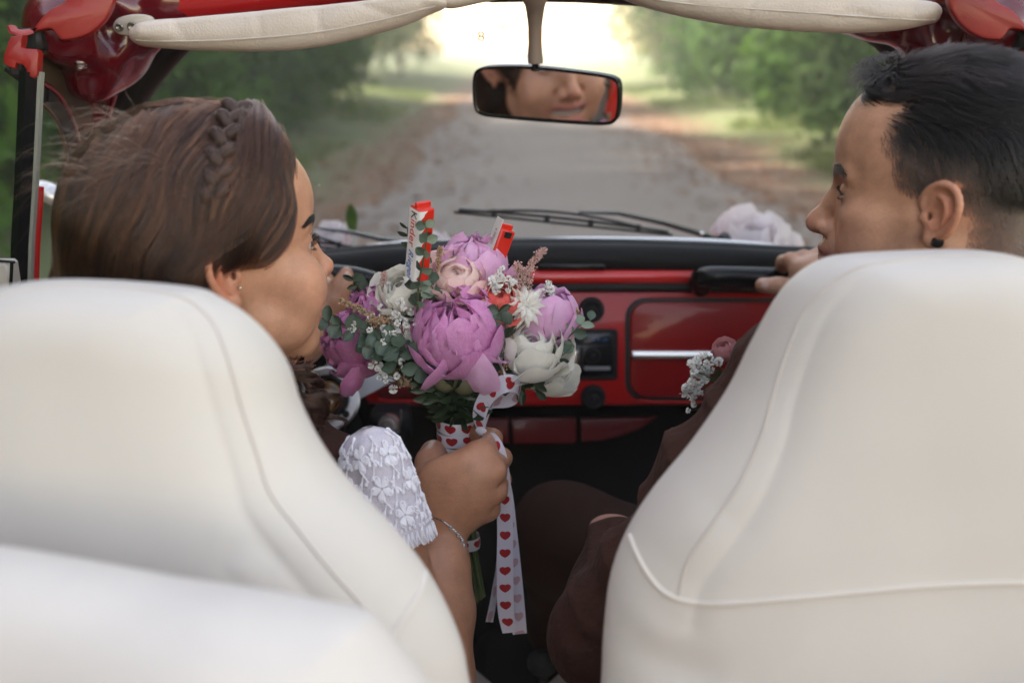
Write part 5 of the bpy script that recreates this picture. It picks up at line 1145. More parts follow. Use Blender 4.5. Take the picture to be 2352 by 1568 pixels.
# hair: scalp roots, lengths from the fade up to the long top
hm = SDF((-10, -13, -9), (10, 12, 18), .25); hm.ell((0, -1.0, 5.5), (7.7, 10.1, 8.9), .5); hm.ell((0, 5.0, 10.9), (4.8, 4.6, 2.7), 2.0); hm.ell((0, -1.5, 10), (6.0, 8, 4.3), 2.0); hm.smooth(1)
tri = mv[mf].mean(1); rs = np.random.RandomState(15)
sel = tri[rs.randint(0, len(tri), 150000)]; hl = hairline(sel[:, 0], sel[:, 1], sel[:, 2]); er = (np.abs(sel[:, 0]) > 6.95) & (((sel[:, 1]+1.5)/2.6)**2+((sel[:, 2]-.4)/3.2)**2 < 1)
sel = sel[(hl > rs.rand(len(sel))**2*1.6-.25) & (~er) & (sel[:, 2] > -7) & ((sel[:, 2] > 1.2) | (sel[:, 1] < -2))]
lowm = sel[:, 2] < 5.6+.5*vnoise(sel, 1.2, 4)+np.clip(sel[:, 1]-2, -2, 3)*.25+.7*rs.normal(size=len(sel))-np.clip(-sel[:, 1]-3.0, 0, 3.5)*1.15
top = sel[~lowm][:17000]; low = sel[lowm][:24000]
def mdir(q, g, f):
    x, y, z = q[:, 0], q[:, 1], q[:, 2]; fr = np.clip((y-3.5)/3, 0, 1)*np.clip((z-9)/2, 0, 1); sd_ = np.clip((8.5-z)/3, 0, 1)
    d = np.stack([-.25+.0*x+.35*np.sin(y*.8+z*.5), -.9+1.3*fr+.25*np.sin(x*1.1+z*.4), -.15-1.1*sd_+.5*fr*0], 1); return d
L = 10; gap = np.clip(-hm.sample(top)/1.0, 0, 4)           # how deep the root lies below the hair surface
lift0 = np.linspace(0, 1, L)**.7; fin = .05-rs.rand(len(top))*.55+.25*(rs.rand(len(top)) < .06)
lf2 = (hm.sample(top))[:, None]*(1-lift0)[None]+fin[:, None]*lift0[None]
C = trace(hm, top+0.0, mdir, L, np.interp(top[:, 2], [6, 9, 12], [.16, .30, .42])*(.7+.5*rs.rand(len(top))), lf2, .07, 8)
strands('hair', to_world(C.reshape(-1, 3), MM).reshape(-1, L, 3), .00030, HAIRM, man, rnd=np.clip(.3+.5*vnoise(C[:, 5], 2.5, 7)+.2*np.random.randn(len(C)), 0, 1)**2)
def ldir(q, g, f): return np.stack([0*q[:, 0], -.35+0*q[:, 0], -1+0*q[:, 0]], 1)
L = 5; C = trace(msdf, low, ldir, L, np.interp(low[:, 2], [-6, 0, 3, 6], [.06, .09, .14, .26]), np.linspace(0, .18, L)*1.0, .1, 9)
strands('faded_hair', to_world(C.reshape(-1, 3), MM).reshape(-1, L, 3), .00019, HAIRF, man)
# loose tufts over the forehead
rs = np.random.RandomState(19); fl = []
for i in range(230):
    b = np.array((rs.normal()*2.6, 4.5+rs.rand()*3.6, 12.4+rs.normal()*.6)); g0 = hm.grad(b[None])[0]; b = b-g0*(hm.sample(b[None])[0]+.25); q = [b]; d = np.array((rs.normal()*.5, .7+rs.normal()*.35, .55+rs.normal()*.4))
    for j in range(8): d = d+np.array((0, .02, -.24))+rs.normal(size=3)*.08; d /= np.linalg.norm(d); q.append(q[-1]+d*rs.uniform(.08, .20))
    fl.append(q)
fl = np.array(fl); strands('fringe', to_world(fl.reshape(-1, 3), MM).reshape(-1, 9, 3), .00024, HAIRM, man, rnd=np.zeros(len(fl)))
# suit
def suit(s):
    s.ell(P(2080, 1350, .86), (.19, .115, .30), .05); s.chain([P(1835, 890, .862), P(2100, 830, .88), P(2420, 900, .90)], [.060, .075, .07], .06)
    s.chain([P(1840, 885, .855), P(1650, 1110, .845), P(1490, 1330, .85), P(1392, 1455, .865)], [.056, .054, .050, .054], .03)
    s.chain([P(1392, 1455, .865), P(1405, 1370, .93), P(1425, 1262, .985)], [.052, .042, .038], .03)
cloth('brown_jacket', suit, (.02, .68, .35), (.62, 1.12, 1.14), .0055, BROWN, man, .0022, [(P(1780, 900, .85), P(1420, 1420, .86), .055, .0060)], 9)
def rsl(s): s.chain([P(2420, 900, .92), P(2300, 950, 1.0), P(2120, 800, 1.13)], [.062, .055, .040], .03)
cloth('jacket_sleeve', rsl, (.36, .85, .86), (.72, 1.22, 1.15), .006, BROWN, man, .003, [], 10)
def trs(s):
    s.chain([P(1950, 1560, .88), P(1600, 1380, 1.02), P(1305, 1232, 1.19)], [.10, .088, .066], .04); s.chain([P(1305, 1232, 1.19), P(1300, 1420, 1.33), P(1290, 1560, 1.42)], [.066, .055, .045], .04)
    s.chain([P(2300, 1560, .90), P(2050, 1300, 1.2)], [.10, .07], .04)
cloth('brown_trousers', trs, (-.06, .70, .25), (.66, 1.50, .90), .008, pbr('brown_trouser_wool', (.030, .015, .011), .92, spec=.12, sheen=.01, bump=.4, bscale=1200, bdist=.0006), man, .003, [], 13)
# ---------------------------------------------------------------- the bouquet
BY = 1.0
bq = empty('bouquet', P(1060, 1000, BY), 'bridal bouquet of pink peonies, white and blush roses with eucalyptus and a heart-print ribbon', 'bouquet')
def petalmat(name, c, c2, tr=.35, streak=40, rough=.5):
    m, t, b = NT(name); N = t.nodes; L = t.links; tc = N.new('ShaderNodeTexCoord'); mp = N.new('ShaderNodeMapping'); mp.inputs['Scale'].default_value = (1, 1, .15); L.new(tc.outputs['Generated'], mp.inputs[0])
    n = N.new('ShaderNodeTexNoise'); n.inputs['Scale'].default_value = streak; n.inputs['Detail'].default_value = 3; L.new(mp.outputs[0], n.inputs['Vector'])
    n2 = N.new('ShaderNodeTexNoise'); n2.inputs['Scale'].default_value = 3; L.new(tc.outputs['Generated'], n2.inputs['Vector'])
    mm = N.new('ShaderNodeMath'); mm.operation = 'ADD'; L.new(n.outputs[0], mm.inputs[0]); L.new(n2.outputs[0], mm.inputs[1]); mr = N.new('ShaderNodeMapRange'); mr.inputs[1].default_value = .75; mr.inputs[2].default_value = 1.25; L.new(mm.outputs[0], mr.inputs[0])
    mx = N.new('ShaderNodeMix'); mx.data_type = 'RGBA'; mx.inputs[6].default_value = (*c, 1); mx.inputs[7].default_value = (*c2, 1); L.new(mr.outputs[0], mx.inputs[0]); L.new(mx.outputs[2], b.inputs['Base Color'])
    b.inputs['Roughness'].default_value = rough; b.inputs['Specular IOR Level'].default_value = .25; b.inputs['Sheen Weight'].default_value = .15
    bp = N.new('ShaderNodeBump'); bp.inputs['Strength'].default_value = .25; bp.inputs['Distance'].default_value = .001; L.new(n.outputs[0], bp.inputs['Height']); L.new(bp.outputs[0], b.inputs['Normal'])
    tl = N.new('ShaderNodeBsdfTranslucent'); L.new(mx.outputs[2], tl.inputs[0]); ms = N.new('ShaderNodeMixShader'); ms.inputs[0].default_value = tr; L.new(b.outputs[0], ms.inputs[1]); L.new(tl.outputs[0], ms.inputs[2]); L.new(ms.outputs[0], N['Material Output'].inputs[0]); return m
PM = {'peony': petalmat('peony_petal', (.86, .44, .74), (.74, .28, .58)), 'peony_light': petalmat('light_peony_petal', (.90, .58, .82), (.84, .46, .72)), 'peony_dark': petalmat('dark_peony_petal', (.64, .20, .46), (.78, .36, .62)), 'white': petalmat('white_petal', (.95, .93, .87), (.90, .88, .78)), 'blush': petalmat('blush_petal', (.95, .76, .69), (.92, .66, .60)), 'coral': petalmat('coral_petal', (.90, .20, .16), (.80, .12, .10)), 'pinkrose': petalmat('pink_petal', (.66, .34, .34), (.55, .24, .25))}
def sphpetal(seed, lat0, lat1, half, curl, ruffle, notch=.0, prolate=1.15, flare=.0, nu=11, nv=10):
    rs = np.random.RandomState(seed); V = []; ph = rs.rand(4)*6.28
    for j in range(nv+1):
        v = j/nv; wv = half*(math.sin(math.pi*min(v*.66+.08, .5)))*math.sqrt(1-.42*max(0, (v-.5)/.5)**3)
        for i in range(nu+1):
            u = 2*i/nu-1; edge = max(abs(u), v if v > .5 else 0)
            lat = lat0+(lat1-lat0)*(v*(1-.26*abs(u)**3*v)+ruffle*.25*math.sin(u*5+ph[0])*v**4-notch*math.exp(-(u/.18)**2)*v**6)
            lon = max(-1.9, min(1.9, wv*u*.92/max(math.cos(lat), .46))); r = 1+curl*(v**3)*.6+curl*abs(u)**3*.25*v+ruffle*(.5*math.sin(u*7+ph[1])+.5*math.sin(u*13+ph[2]))*v**3*.25+ruffle*.12*math.sin(v*9+ph[3])*abs(u)+flare*v**2
            V.append((r*math.cos(lat)*math.sin(lon), -r*math.cos(lat)*math.cos(lon), prolate*r*math.sin(lat)))
    F = [(j*(nu+1)+i, j*(nu+1)+i+1, (j+1)*(nu+1)+i+1, (j+1)*(nu+1)+i) for j in range(nv) for i in range(nu)]
    o = mesh('petal', V, F, None); me = o.data; bpy.data.objects.remove(o); return me
def axrot(ax):
    z = Vector(ax).normalized(); return z.to_track_quat('Z', 'Y').to_matrix().to_4x4()
def flower(name, c, ax, R0, layers, mat, label=None, spin=0., seed=0, inner=None, pro=1.12):
    """layers: (n petals, radius factor, lat0, lat1, half width, curl, ruffle, tilt out)"""
    rs = random.Random(seed); e = empty(name, c, parent=bq)
    if label: e['label'] = label
    A = axrot(ax); k = 0
    for li, (n, rf, l0, l1, hw_, cu, ru, tilt) in enumerate(layers):
        vs_ = [sphpetal(seed*50+li*7+q, R(l0), R(l1+rs.uniform(-6, 6)), R(hw_), cu, ru, .1 if name == 'peony' and li < 4 else 0, pro) for q in range(2 if n > 3 else 1)]
        for me in vs_: me.materials.append(inner if (inner and li < 2) else mat)
        for q in range(n):
            o = bpy.data.objects.new('petal', vs_[q % len(vs_)]); COL.objects.link(o)
            M = Matrix.Translation(Vector(c)) @ A @ Matrix.Rotation(spin+2*math.pi*(q+.37*li)/n+rs.uniform(-.25, .25)*(1.2/n*2), 4, 'Z') @ Matrix.Translation((0, 0, -R0*rf)) @ Matrix.Rotation(R(-tilt+rs.uniform(-4, 4)), 4, 'X') @ Matrix.Translation((0, 0, R0*rf)) @ Matrix.Scale(R0*rf*rs.uniform(.96, 1.04), 4)
            o.parent = e; o.matrix_parent_inverse = wmat(e).inverted(); o.matrix_basis = M; k += 1
    return e
PEO = [(6, .42, -60, 82, 60, .1, 1.2, -4), (8, .58, -70, 76, 50, .12, 1.3, -8), (9, .72, -75, 68, 46, .12, 1.2, -8), (8, .83, -80, 60, 50, .12, .9, -6), (5, .90, -85, 52, 70, .06, .45, -3), (5, .98, -88, 47, 74, .05, .25, -4), (3, 1.03, -88, 26, 72, .1, .25, -11)]
ROSE = [(2, .20, -60, 82, 120, .05, .1, 0), (3, .32, -70, 76, 95, .12, .12, 0), (3, .45, -75, 68, 85, .2, .14, -1), (4, .60, -80, 58, 76, .3, .16, -2), (4, .80, -85, 48, 74, .4, .18, -4), (4, 1.0, -88, 34, 70, .5, .2, -7)]
OPEN = [(2, .14, -60, 80, 120, .05, .05, 0), (3, .24, -70, 78, 100, .05, .06, 0), (3, .34, -75, 76, 90, .08, .08, -1), (4, .46, -80, 72, 80, .12, .08, -1), (4, .58, -85, 66, 76, .2, .1, -2), (5, .72, -85, 58, 70, .3, .12, -3), (5, .88, -88, 46, 66, .4, .12, -5), (4, 1.02, -88, 30, 66, .5, .14, -8)]
def fax(x, y, z): return (x, y, z)
big = flower('peony', P(1048, 758, .975), (-.12, -.5, .88), .0435, PEO, PM['peony'], 'largest pink peony in the middle of the bouquet', .6, 1, PM['peony_dark'])
flower('peony', P(1086, 618, 1.035), (.05, -.15, 1), .036, PEO, PM['peony_light'], 'pink peony at the top of the bouquet', .2, 2)
flower('peony', P(1258, 728, 1.01), (.25, -.3, .9), .031, [(4, .6, -60, 76, 80, 0, .5, 0), (4, .85, -75, 72, 75, -.02, .3, 1), (5, 1.0, -85, 66, 66, -.02, .25, 0), (3, 1.06, -88, 40, 62, .0, .2, -1)], PM['peony_light'], 'closed pink peony on the right of the bouquet', .1, 3)
flower('peony', P(818, 786, 1.03), (-.6, -.3, .5), .034, PEO[1:], PM['peony_dark'], 'deep pink peony on the left of the bouquet', .9, 4)
flower('peony', P(862, 712, 1.02), (-.3, -.5, .9), .026, PEO[1:5], PM['peony'], 'small ruffled pink peony on the upper left', .4, 5)
def loose(c, ax, spin, s, mat, seed, l0=-60, l1=50, hw_=60):
    me = sphpetal(seed, R(l0), R(l1), R(hw_), .25, .3, 0, 1.5); me.materials.append(mat); o = bpy.data.objects.new('petal', me); COL.objects.link(o); o.parent = big; o.matrix_parent_inverse = wmat(big).inverted()
    o.matrix_basis = Matrix.Translation(Vector(c)) @ axrot(ax) @ Matrix.Rotation(spin, 4, 'Z') @ Matrix.Scale(s, 4)
loose(P(1112, 836, .958), (.1, .45, -.8), .1, .022, PM['peony_light'], 91); loose(P(1132, 782, .955), (.55, .45, -.35), .2, .020, PM['peony_light'], 92); loose(P(985, 835, .958), (-.4, .5, -.6), -.3, .020, PM['peony'], 93); loose(P(800, 862, 1.0), (-.3, .4, -.8), 0, .016, PM['peony_dark'], 94)
flower('rose', P(1050, 636, .995), (0, -.62, .78), .029, OPEN, PM['blush'], 'blush rose above the largest peony', .3, 6, None, .62)
flower('rose', P(928, 672, 1.00), (-.3, -.5, .8), .025, OPEN, PM['white'], 'white rose on the upper left of the bouquet', .5, 7, None, 1.1)
flower('rose', P(1146, 686, .985), (.2, -.6, .8), .022, OPEN, PM['coral'], 'coral rose right of the largest peony', .1, 8, None, .7)
flower('rose', P(1220, 800, .985), (.15, -.6, .8), .031, OPEN, PM['white'], 'large white rose on the lower right of the bouquet', .8, 9, None, 1.15)
flower('rose', P(1262, 850, 1.03), (.5, -.3, .5), .024, ROSE[2:], PM['white'], 'white rose half hidden behind the lower white rose', .8, 10)
flower('rose', P(897, 682, 1.03), (-.5, -.3, .8), .010, ROSE[2:], PM['coral'], 'small coral bud peeping beside the white rose', .8, 13)
def spiky(c, ax, R0, seed, label):
    e = empty('chrysanthemum', c, parent=bq); e['label'] = label; rs = random.Random(seed); V = []; F = []
    for j in range(7):
        v = j/6; w_ = .17*math.sin(math.pi*min(1, v*.8+.12))**.8*(1-.75*max(0, v-.6)/.4)
        for u in (-1, 0, 1): V.append((u*w_, -.12*(1-abs(u))+.30*v*v-.05, v))
    F = [(j*3+i, j*3+i+1, j*3+i+4, j*3+i+3) for j in range(6) for i in range(2)]
    o = mesh('petal', V, F, PM['white']); me = o.data; bpy.data.objects.remove(o); A = axrot(ax)
    for L_, (n, tl, ln) in enumerate(((6, 15, .55), (9, 35, .75), (11, 55, .9), (13, 75, 1.0), (13, 95, 1.0))):
        for q in range(n):
            o = bpy.data.objects.new('petal', me); COL.objects.link(o); o.parent = e; o.matrix_parent_inverse = wmat(e).inverted()
            o.matrix_basis = Matrix.Translation(Vector(c)) @ A @ Matrix.Rotation(2*math.pi*(q+.4*L_)/n+rs.uniform(-.15, .15), 4, 'Z') @ Matrix.Rotation(R(-tl+rs.uniform(-8, 8)), 4, 'X') @ Matrix.Scale(R0*ln*rs.uniform(.85, 1.1), 4)
spiky(P(1208, 704, .985), (.15, -.75, .6), .024, 1, 'white spiky flower between the coral rose and the right peony'); spiky(P(940, 782, .98), (-.1, -.8, .4), .021, 2, 'white spiky flower left of the largest peony')
# eucalyptus
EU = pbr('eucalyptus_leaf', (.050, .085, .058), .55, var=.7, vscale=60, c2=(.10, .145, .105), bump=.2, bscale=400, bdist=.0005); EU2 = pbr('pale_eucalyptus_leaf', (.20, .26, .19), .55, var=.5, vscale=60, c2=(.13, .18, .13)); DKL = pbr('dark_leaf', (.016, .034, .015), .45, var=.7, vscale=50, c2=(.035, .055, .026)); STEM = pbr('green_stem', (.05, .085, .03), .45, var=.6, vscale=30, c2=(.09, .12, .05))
def leafmesh(w_, l_, mat, fold=.18, seg=7, pts=5):
    V = []; F = []
    for j in range(seg+1):
        v = j/seg; ww = w_*math.sin(math.pi*(v*.93+.035))**.75
        for i in range(pts): u = 2*i/(pts-1)-1; V.append((ww*u, fold*w_*abs(u)**1.5+.12*l_*math.sin(v*2.4), l_*v))
    F = [(j*pts+i, j*pts+i+1, (j+1)*pts+i+1, (j+1)*pts+i) for j in range(seg) for i in range(pts-1)]
    o = mesh('leaf', V, F, mat); me = o.data; bpy.data.objects.remove(o); return me
EU3 = pbr('greyer_eucalyptus_leaf', (.085, .125, .095), .5, var=.8, vscale=80, c2=(.045, .075, .05)); EL = [leafmesh(.50, 1, EU), leafmesh(.56, 1, EU3, .5), leafmesh(.42, 1, EU, .35), leafmesh(.48, 1, EU3, -.2), leafmesh(.36, 1, EU, .6)]; EL2 = [leafmesh(.45, 1, EU2), leafmesh(.3, 1, EU2)]; DL = [leafmesh(.22, 1, DKL), leafmesh(.28, 1, DKL, .4)]
def sprig(path, n, ls, meshes, name='eucalyptus_sprig', r=.0010, spread=60, seed=0, face=(0, -1, .3), label=None):
    rs = random.Random(seed); e = empty(name, path[-1], parent=bq); c = spline(path, 24); 
    if label: e['label'] = label
    mb = MB(); mb.tube(c, [r*(1.3-.8*i/23) for i in range(24)], 6); mb.build('stem', STEM, e)
    for k in range(n):
        t = (k//2+.6)/(n/2+.3); i = min(int(t*23), 22); p = c[i]; tg = c[i+1]-c[i]; tg /= np.linalg.norm(tg); f = np.array(face)+np.array([rs.uniform(-.5, .5) for _ in range(3)]); f -= tg*np.dot(f, tg); f /= np.linalg.norm(f)
        sd1 = np.cross(tg, f); sg = 1 if k % 2 else -1; a = R(spread+rs.uniform(-18, 18)); d = tg*math.cos(a)+sd1*sg*math.sin(a)
        x = np.cross(d, f); M = Matrix((tuple(x), tuple(f), tuple(d))).transposed().to_4x4(); M.translation = Vector(p)
        o = bpy.data.objects.new('leaf', meshes[k % len(meshes)]); COL.objects.link(o); o.parent = e; o.matrix_parent_inverse = wmat(e).inverted(); o.matrix_basis = M @ Matrix.Scale(ls*rs.uniform(.8, 1.15)*(1-.25*t), 4)
    return e
sprig([P(958, 720, .965), P(962, 650, .945), P(972, 600, .93), P(980, 540, .925), P(975, 505, .925)], 12, .013, [EL[0], EL2[0]], seed=1)
sprig([P(975, 700, .98), P(962, 640, .97), P(955, 630, .965)], 6, .019, EL, seed=22)
sprig([P(944, 575, .955), P(938, 545, .95), P(936, 522, .945)], 5, .013, DL, 'leafy_twig', seed=2)
sprig([P(900, 800, .985), P(850, 775, .975), P(800, 755, .97), P(760, 742, .972), P(728, 722, .98)], 11, .0185, EL, seed=3)
sprig([P(960, 850, .97), P(930, 812, .96), P(900, 790, .958), P(860, 775, .96)], 9, .020, EL, seed=4)
sprig([P(940, 850, .98), P(905, 830, .965), P(870, 800, .96), P(835, 790, .965)], 9, .019, EL, seed=5)
sprig([P(985, 860, .96), P(960, 840, .955), P(935, 800, .953)], 6, .021, EL, seed=6)
sprig([P(1150, 860, .98), P(1160, 800, .965), P(1150, 740, .96), P(1142, 700, .962)], 10, .019, [EL[1], DL[1], EL[0], EL[3]], seed=7, label='dark eucalyptus sprig right of the largest peony')
sprig([P(1250, 850, 1.0), P(1280, 800, .99), P(1315, 765, .985), P(1335, 745, .985), P(1358, 735, .99)], 9, .016, EL2+[EL[2]], seed=8, label='pale eucalyptus sprig reaching out on the right')
sprig([P(1180, 860, .99), P(1225, 865, .98), P(1270, 830, .975), P(1300, 810, .98)], 9, .021, DL+[EL[2]], 'leafy_twig', seed=9)
sprig([P(1160, 860, 1.0), P(1200, 890, .99), P(1250, 896, .99)], 6, .022, DL, 'leafy_twig', seed=10)
sprig([P(880, 700, 1.02), P(850, 680, 1.02), P(820, 655, 1.02), P(808, 632, 1.02)], 10, .014, [DL[1], EL[2]], 'leafy_twig', seed=11)
sprig([P(960, 580, 1.0), P(985, 640, .98), P(1000, 680, .97)], 6, .016, [EL[0], EL2[0]], seed=12)
for q in range(12):
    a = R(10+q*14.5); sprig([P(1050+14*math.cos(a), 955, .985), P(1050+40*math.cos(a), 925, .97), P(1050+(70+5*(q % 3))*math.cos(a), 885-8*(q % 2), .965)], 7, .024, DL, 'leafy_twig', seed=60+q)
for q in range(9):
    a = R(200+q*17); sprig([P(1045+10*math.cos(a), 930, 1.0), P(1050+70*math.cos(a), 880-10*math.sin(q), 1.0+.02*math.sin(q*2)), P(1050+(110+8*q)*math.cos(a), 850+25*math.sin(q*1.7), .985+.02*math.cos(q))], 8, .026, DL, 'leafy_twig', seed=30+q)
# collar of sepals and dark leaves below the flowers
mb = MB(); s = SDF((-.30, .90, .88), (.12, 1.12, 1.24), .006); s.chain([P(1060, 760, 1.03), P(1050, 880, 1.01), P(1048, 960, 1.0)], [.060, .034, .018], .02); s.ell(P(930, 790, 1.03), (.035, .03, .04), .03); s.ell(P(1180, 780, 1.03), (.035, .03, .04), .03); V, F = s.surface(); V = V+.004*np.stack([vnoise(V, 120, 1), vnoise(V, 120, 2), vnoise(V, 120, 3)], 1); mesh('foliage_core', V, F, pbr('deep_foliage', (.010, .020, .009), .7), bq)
for (x, y, ax, sz) in ((1022, 868, (-.2, -.3, .9), .014), (1066, 872, (.1, -.4, .9), .015)): 
    e = flower('sepals', P(x, y, .965), ax, sz, [(3, 1, -85, 30, 60, .1, .1, 0)], pbr('green_sepal', (.10, .125, .06), .5, var=.7, vscale=50, c2=(.20, .12, .09)))
# astilbe plumes and gypsophila
def plume(path, w_, n, mat, seed, name='astilbe_plume', label=None):
    rs = np.random.RandomState(seed); e = empty(name, path[0], parent=bq); c = spline(path, 40); 
    if label: e['label'] = label
    mb = MB(); mb.tube(c, .0006, 5); V = []; F = []; mb2 = MB()
    for k in range(n):
        t = rs.rand()**.9; i = int(t*38); p = c[i]; d = rs.normal(size=3); tg = c[i+1]-c[i]; tg /= np.linalg.norm(tg); d = d/np.linalg.norm(d)+tg*.7; L_ = w_*(1-t*.85)*(.4+.8*rs.rand()); q = p+d*L_; mb.tube([p, (p+q)/2+rs.normal(size=3)*.001, q], .00028, 3, caps=False)
        for b in range(7):
            c2_ = p+(q-p)*(.35+.65*rs.rand())+rs.normal(size=3)*.0011; r_ = .0010+.0007*rs.rand(); o_ = rs.normal(size=(3, 3)); o_ /= np.linalg.norm(o_, axis=1, keepdims=True)
            mb2.add([c2_+o_[0]*r_, c2_+o_[1]*r_, c2_+o_[2]*r_, c2_-o_.sum(0)*r_*.5], [(0, 1, 2), (0, 2, 3), (0, 3, 1), (1, 3, 2)])
    mb.build('stem', STEM, e); o = mesh('florets', mb2.V, mb2.F, mat, e, smooth=False); o['kind'] = 'stuff'
APK = petalmat('astilbe_pink', (.85, .58, .53), (.74, .46, .42), .25); ABR = petalmat('astilbe_tan', (.66, .46, .30), (.50, .32, .20), .25)
plume([P(1180, 690, 1.0), P(1200, 640, 1.0), P(1225, 600, 1.0), P(1252, 571, 1.0)], .012, 90, APK, 1, label='dusty pink astilbe plume pointing up on the right'); plume([P(1190, 670, 1.0), P(1195, 630, .995), P(1185, 605, .99)], .013, 60, APK, 2); plume([P(1215, 680, 1.0), P(1210, 640, 1.0), P(1222, 612, 1.0)], .010, 60, APK, 12)
plume([P(900, 800, .99), P(870, 745, .975), P(830, 712, .97), P(780, 688, .975)], .013, 110, ABR, 3, label='tan astilbe plume reaching out on the left'); plume([P(900, 780, .98), P(885, 740, .97), P(850, 735, .97)], .014, 90, ABR, 4); plume([P(890, 690, 1.0), P(884, 650, 1.0), P(882, 626, 1.0)], .007, 50, APK, 5)
plume([P(900, 840, .97), P(920, 870, .965), P(952, 886, .965)], .010, 70, ABR, 6); plume([P(1125, 780, .97), P(1115, 720, .96), P(1110, 690, .96)], .006, 50, ABR, 7); plume([P(1170, 760, .97), P(1165, 830, .965), P(1130, 880, .97)], .006, 60, ABR, 8); plume([P(1285, 722, 1.0), P(1320, 712, 1.0), P(1332, 730, 1.0)], .003, 40, ABR, 9); plume([P(1110, 860, .96), P(1118, 890, .96), P(1125, 905, .96)], .006, 40, ABR, 10); plume([P(1000, 640, .99), P(1008, 590, .99), P(1012, 566, .99)], .005, 40, ABR, 11)
GYP = petalmat('gypsophila_white', (.97, .96, .93), (.88, .88, .84), .25)
def gyp(cs, n, rad, spread, seed, origin, par=None, label=None):
    rs = np.random.RandomState(seed); e = empty('gypsophila_spray', origin, parent=par or bq); mb = MB(); fl_ = MB()
    if label: e['label'] = label
    for k in range(n):
        c = np.array(cs[k % len(cs)])+rs.normal(size=3)*spread; mb.tube([np.array(origin), (np.array(origin)+c)/2+rs.normal(size=3)*.004, c], .00035, 4, caps=False)
        r0 = rad*(.6+.5*rs.rand())
        for q in range(26):
            d = rs.normal(size=3); d[1] -= .3; d /= np.linalg.norm(d); b_ = np.cross(d, rs.normal(size=3)); b_ /= np.linalg.norm(b_); s_ = np.cross(d, b_); p = c+d*r0*.25; a_ = c+d*r0+s_*r0*.2
            fl_.add([p, a_+b_*r0*.45, a_+d*r0*.18, a_-b_*r0*.45], [(0, 1, 2), (0, 2, 3)])
    mb.build('stems', STEM, e); o = mesh('blossoms', fl_.V, fl_.F, GYP, e, smooth=False); o['kind'] = 'stuff'; return e
g1 = lambda L_: [P(x, y, Y) for x, y, Y in L_]
gyp(g1([(1140, 635, .985), (1155, 628, .985), (1165, 645, .985), (1150, 650, .98), (1178, 640, .99), (1135, 650, .98)]), 16, .0042, .004, 1, P(1150, 700, 1.0)); gyp(g1([(1250, 662, 1.0), (1268, 664, 1.0), (1258, 656, 1.0)]), 7, .0040, .003, 2, P(1240, 720, 1.01))
gyp(g1([(900, 700, .98), (912, 720, .97), (925, 735, .97), (905, 745, .97), (890, 720, .975), (930, 705, .975), (945, 715, .975), (918, 760, .965), (938, 745, .965), (862, 722, .97)]), 26, .0040, .0035, 3, P(940, 830, .99))
gyp(g1([(860, 820, .96), (872, 835, .96), (885, 850, .96), (898, 868, .96), (862, 845, .96), (930, 842, .955), (878, 868, .962), (905, 880, .965)]), 15, .0040, .003, 4, P(960, 880, .98)); gyp(g1([(880, 780, .96), (900, 770, .96), (872, 762, .965), (820, 742, .97)]), 8, .0040, .003, 5, P(930, 820, .98)); gyp(g1([(888, 650, 1.0), (895, 665, 1.0), (884, 672, 1.0)]), 6, .0038, .003, 6, P(910, 720, 1.01))
# stems and ribbon
mb_all = []; rs = random.Random(4); T0, T1 = P(1050, 955, BY), P(1072, 1262, BY); 
for k in range(26):
    a = rs.uniform(0, 6.28); q = math.sqrt(rs.random()); dx = np.array((math.cos(a), math.sin(a), 0)); mb = MB()
    top_ = P(1050+rs.uniform(-130, 110), 850+rs.uniform(-20, 20), BY); end = P(1091+25*math.cos(a)*q, 1378+rs.uniform(-14, 14), BY+.012*math.sin(a)*q)
    mb.tube([top_, P(1049+30*math.cos(a)*q, 940, BY+.014*math.sin(a)*q), T0+dx*q*.016, (T0+T1)/2+dx*q*.013, T1+dx*q*.0125, end], [.0014, .0018, .002, .0022, .0022, .0023], 6); mb.build('stem', pbr('cut_stem', (.09, .13, .045), .4, var=.7, vscale=60, c2=(.045, .075, .025)), bq)
for x0, y0 in ((950, 865), (962, 868), (975, 880)): 
    mb = MB(); mb.tube([P(x0, y0, .985), P(x0+35, y0+60, .985), P(1035, 955, .985)], .0028, 8); mb.build('stem', STEM, bq)
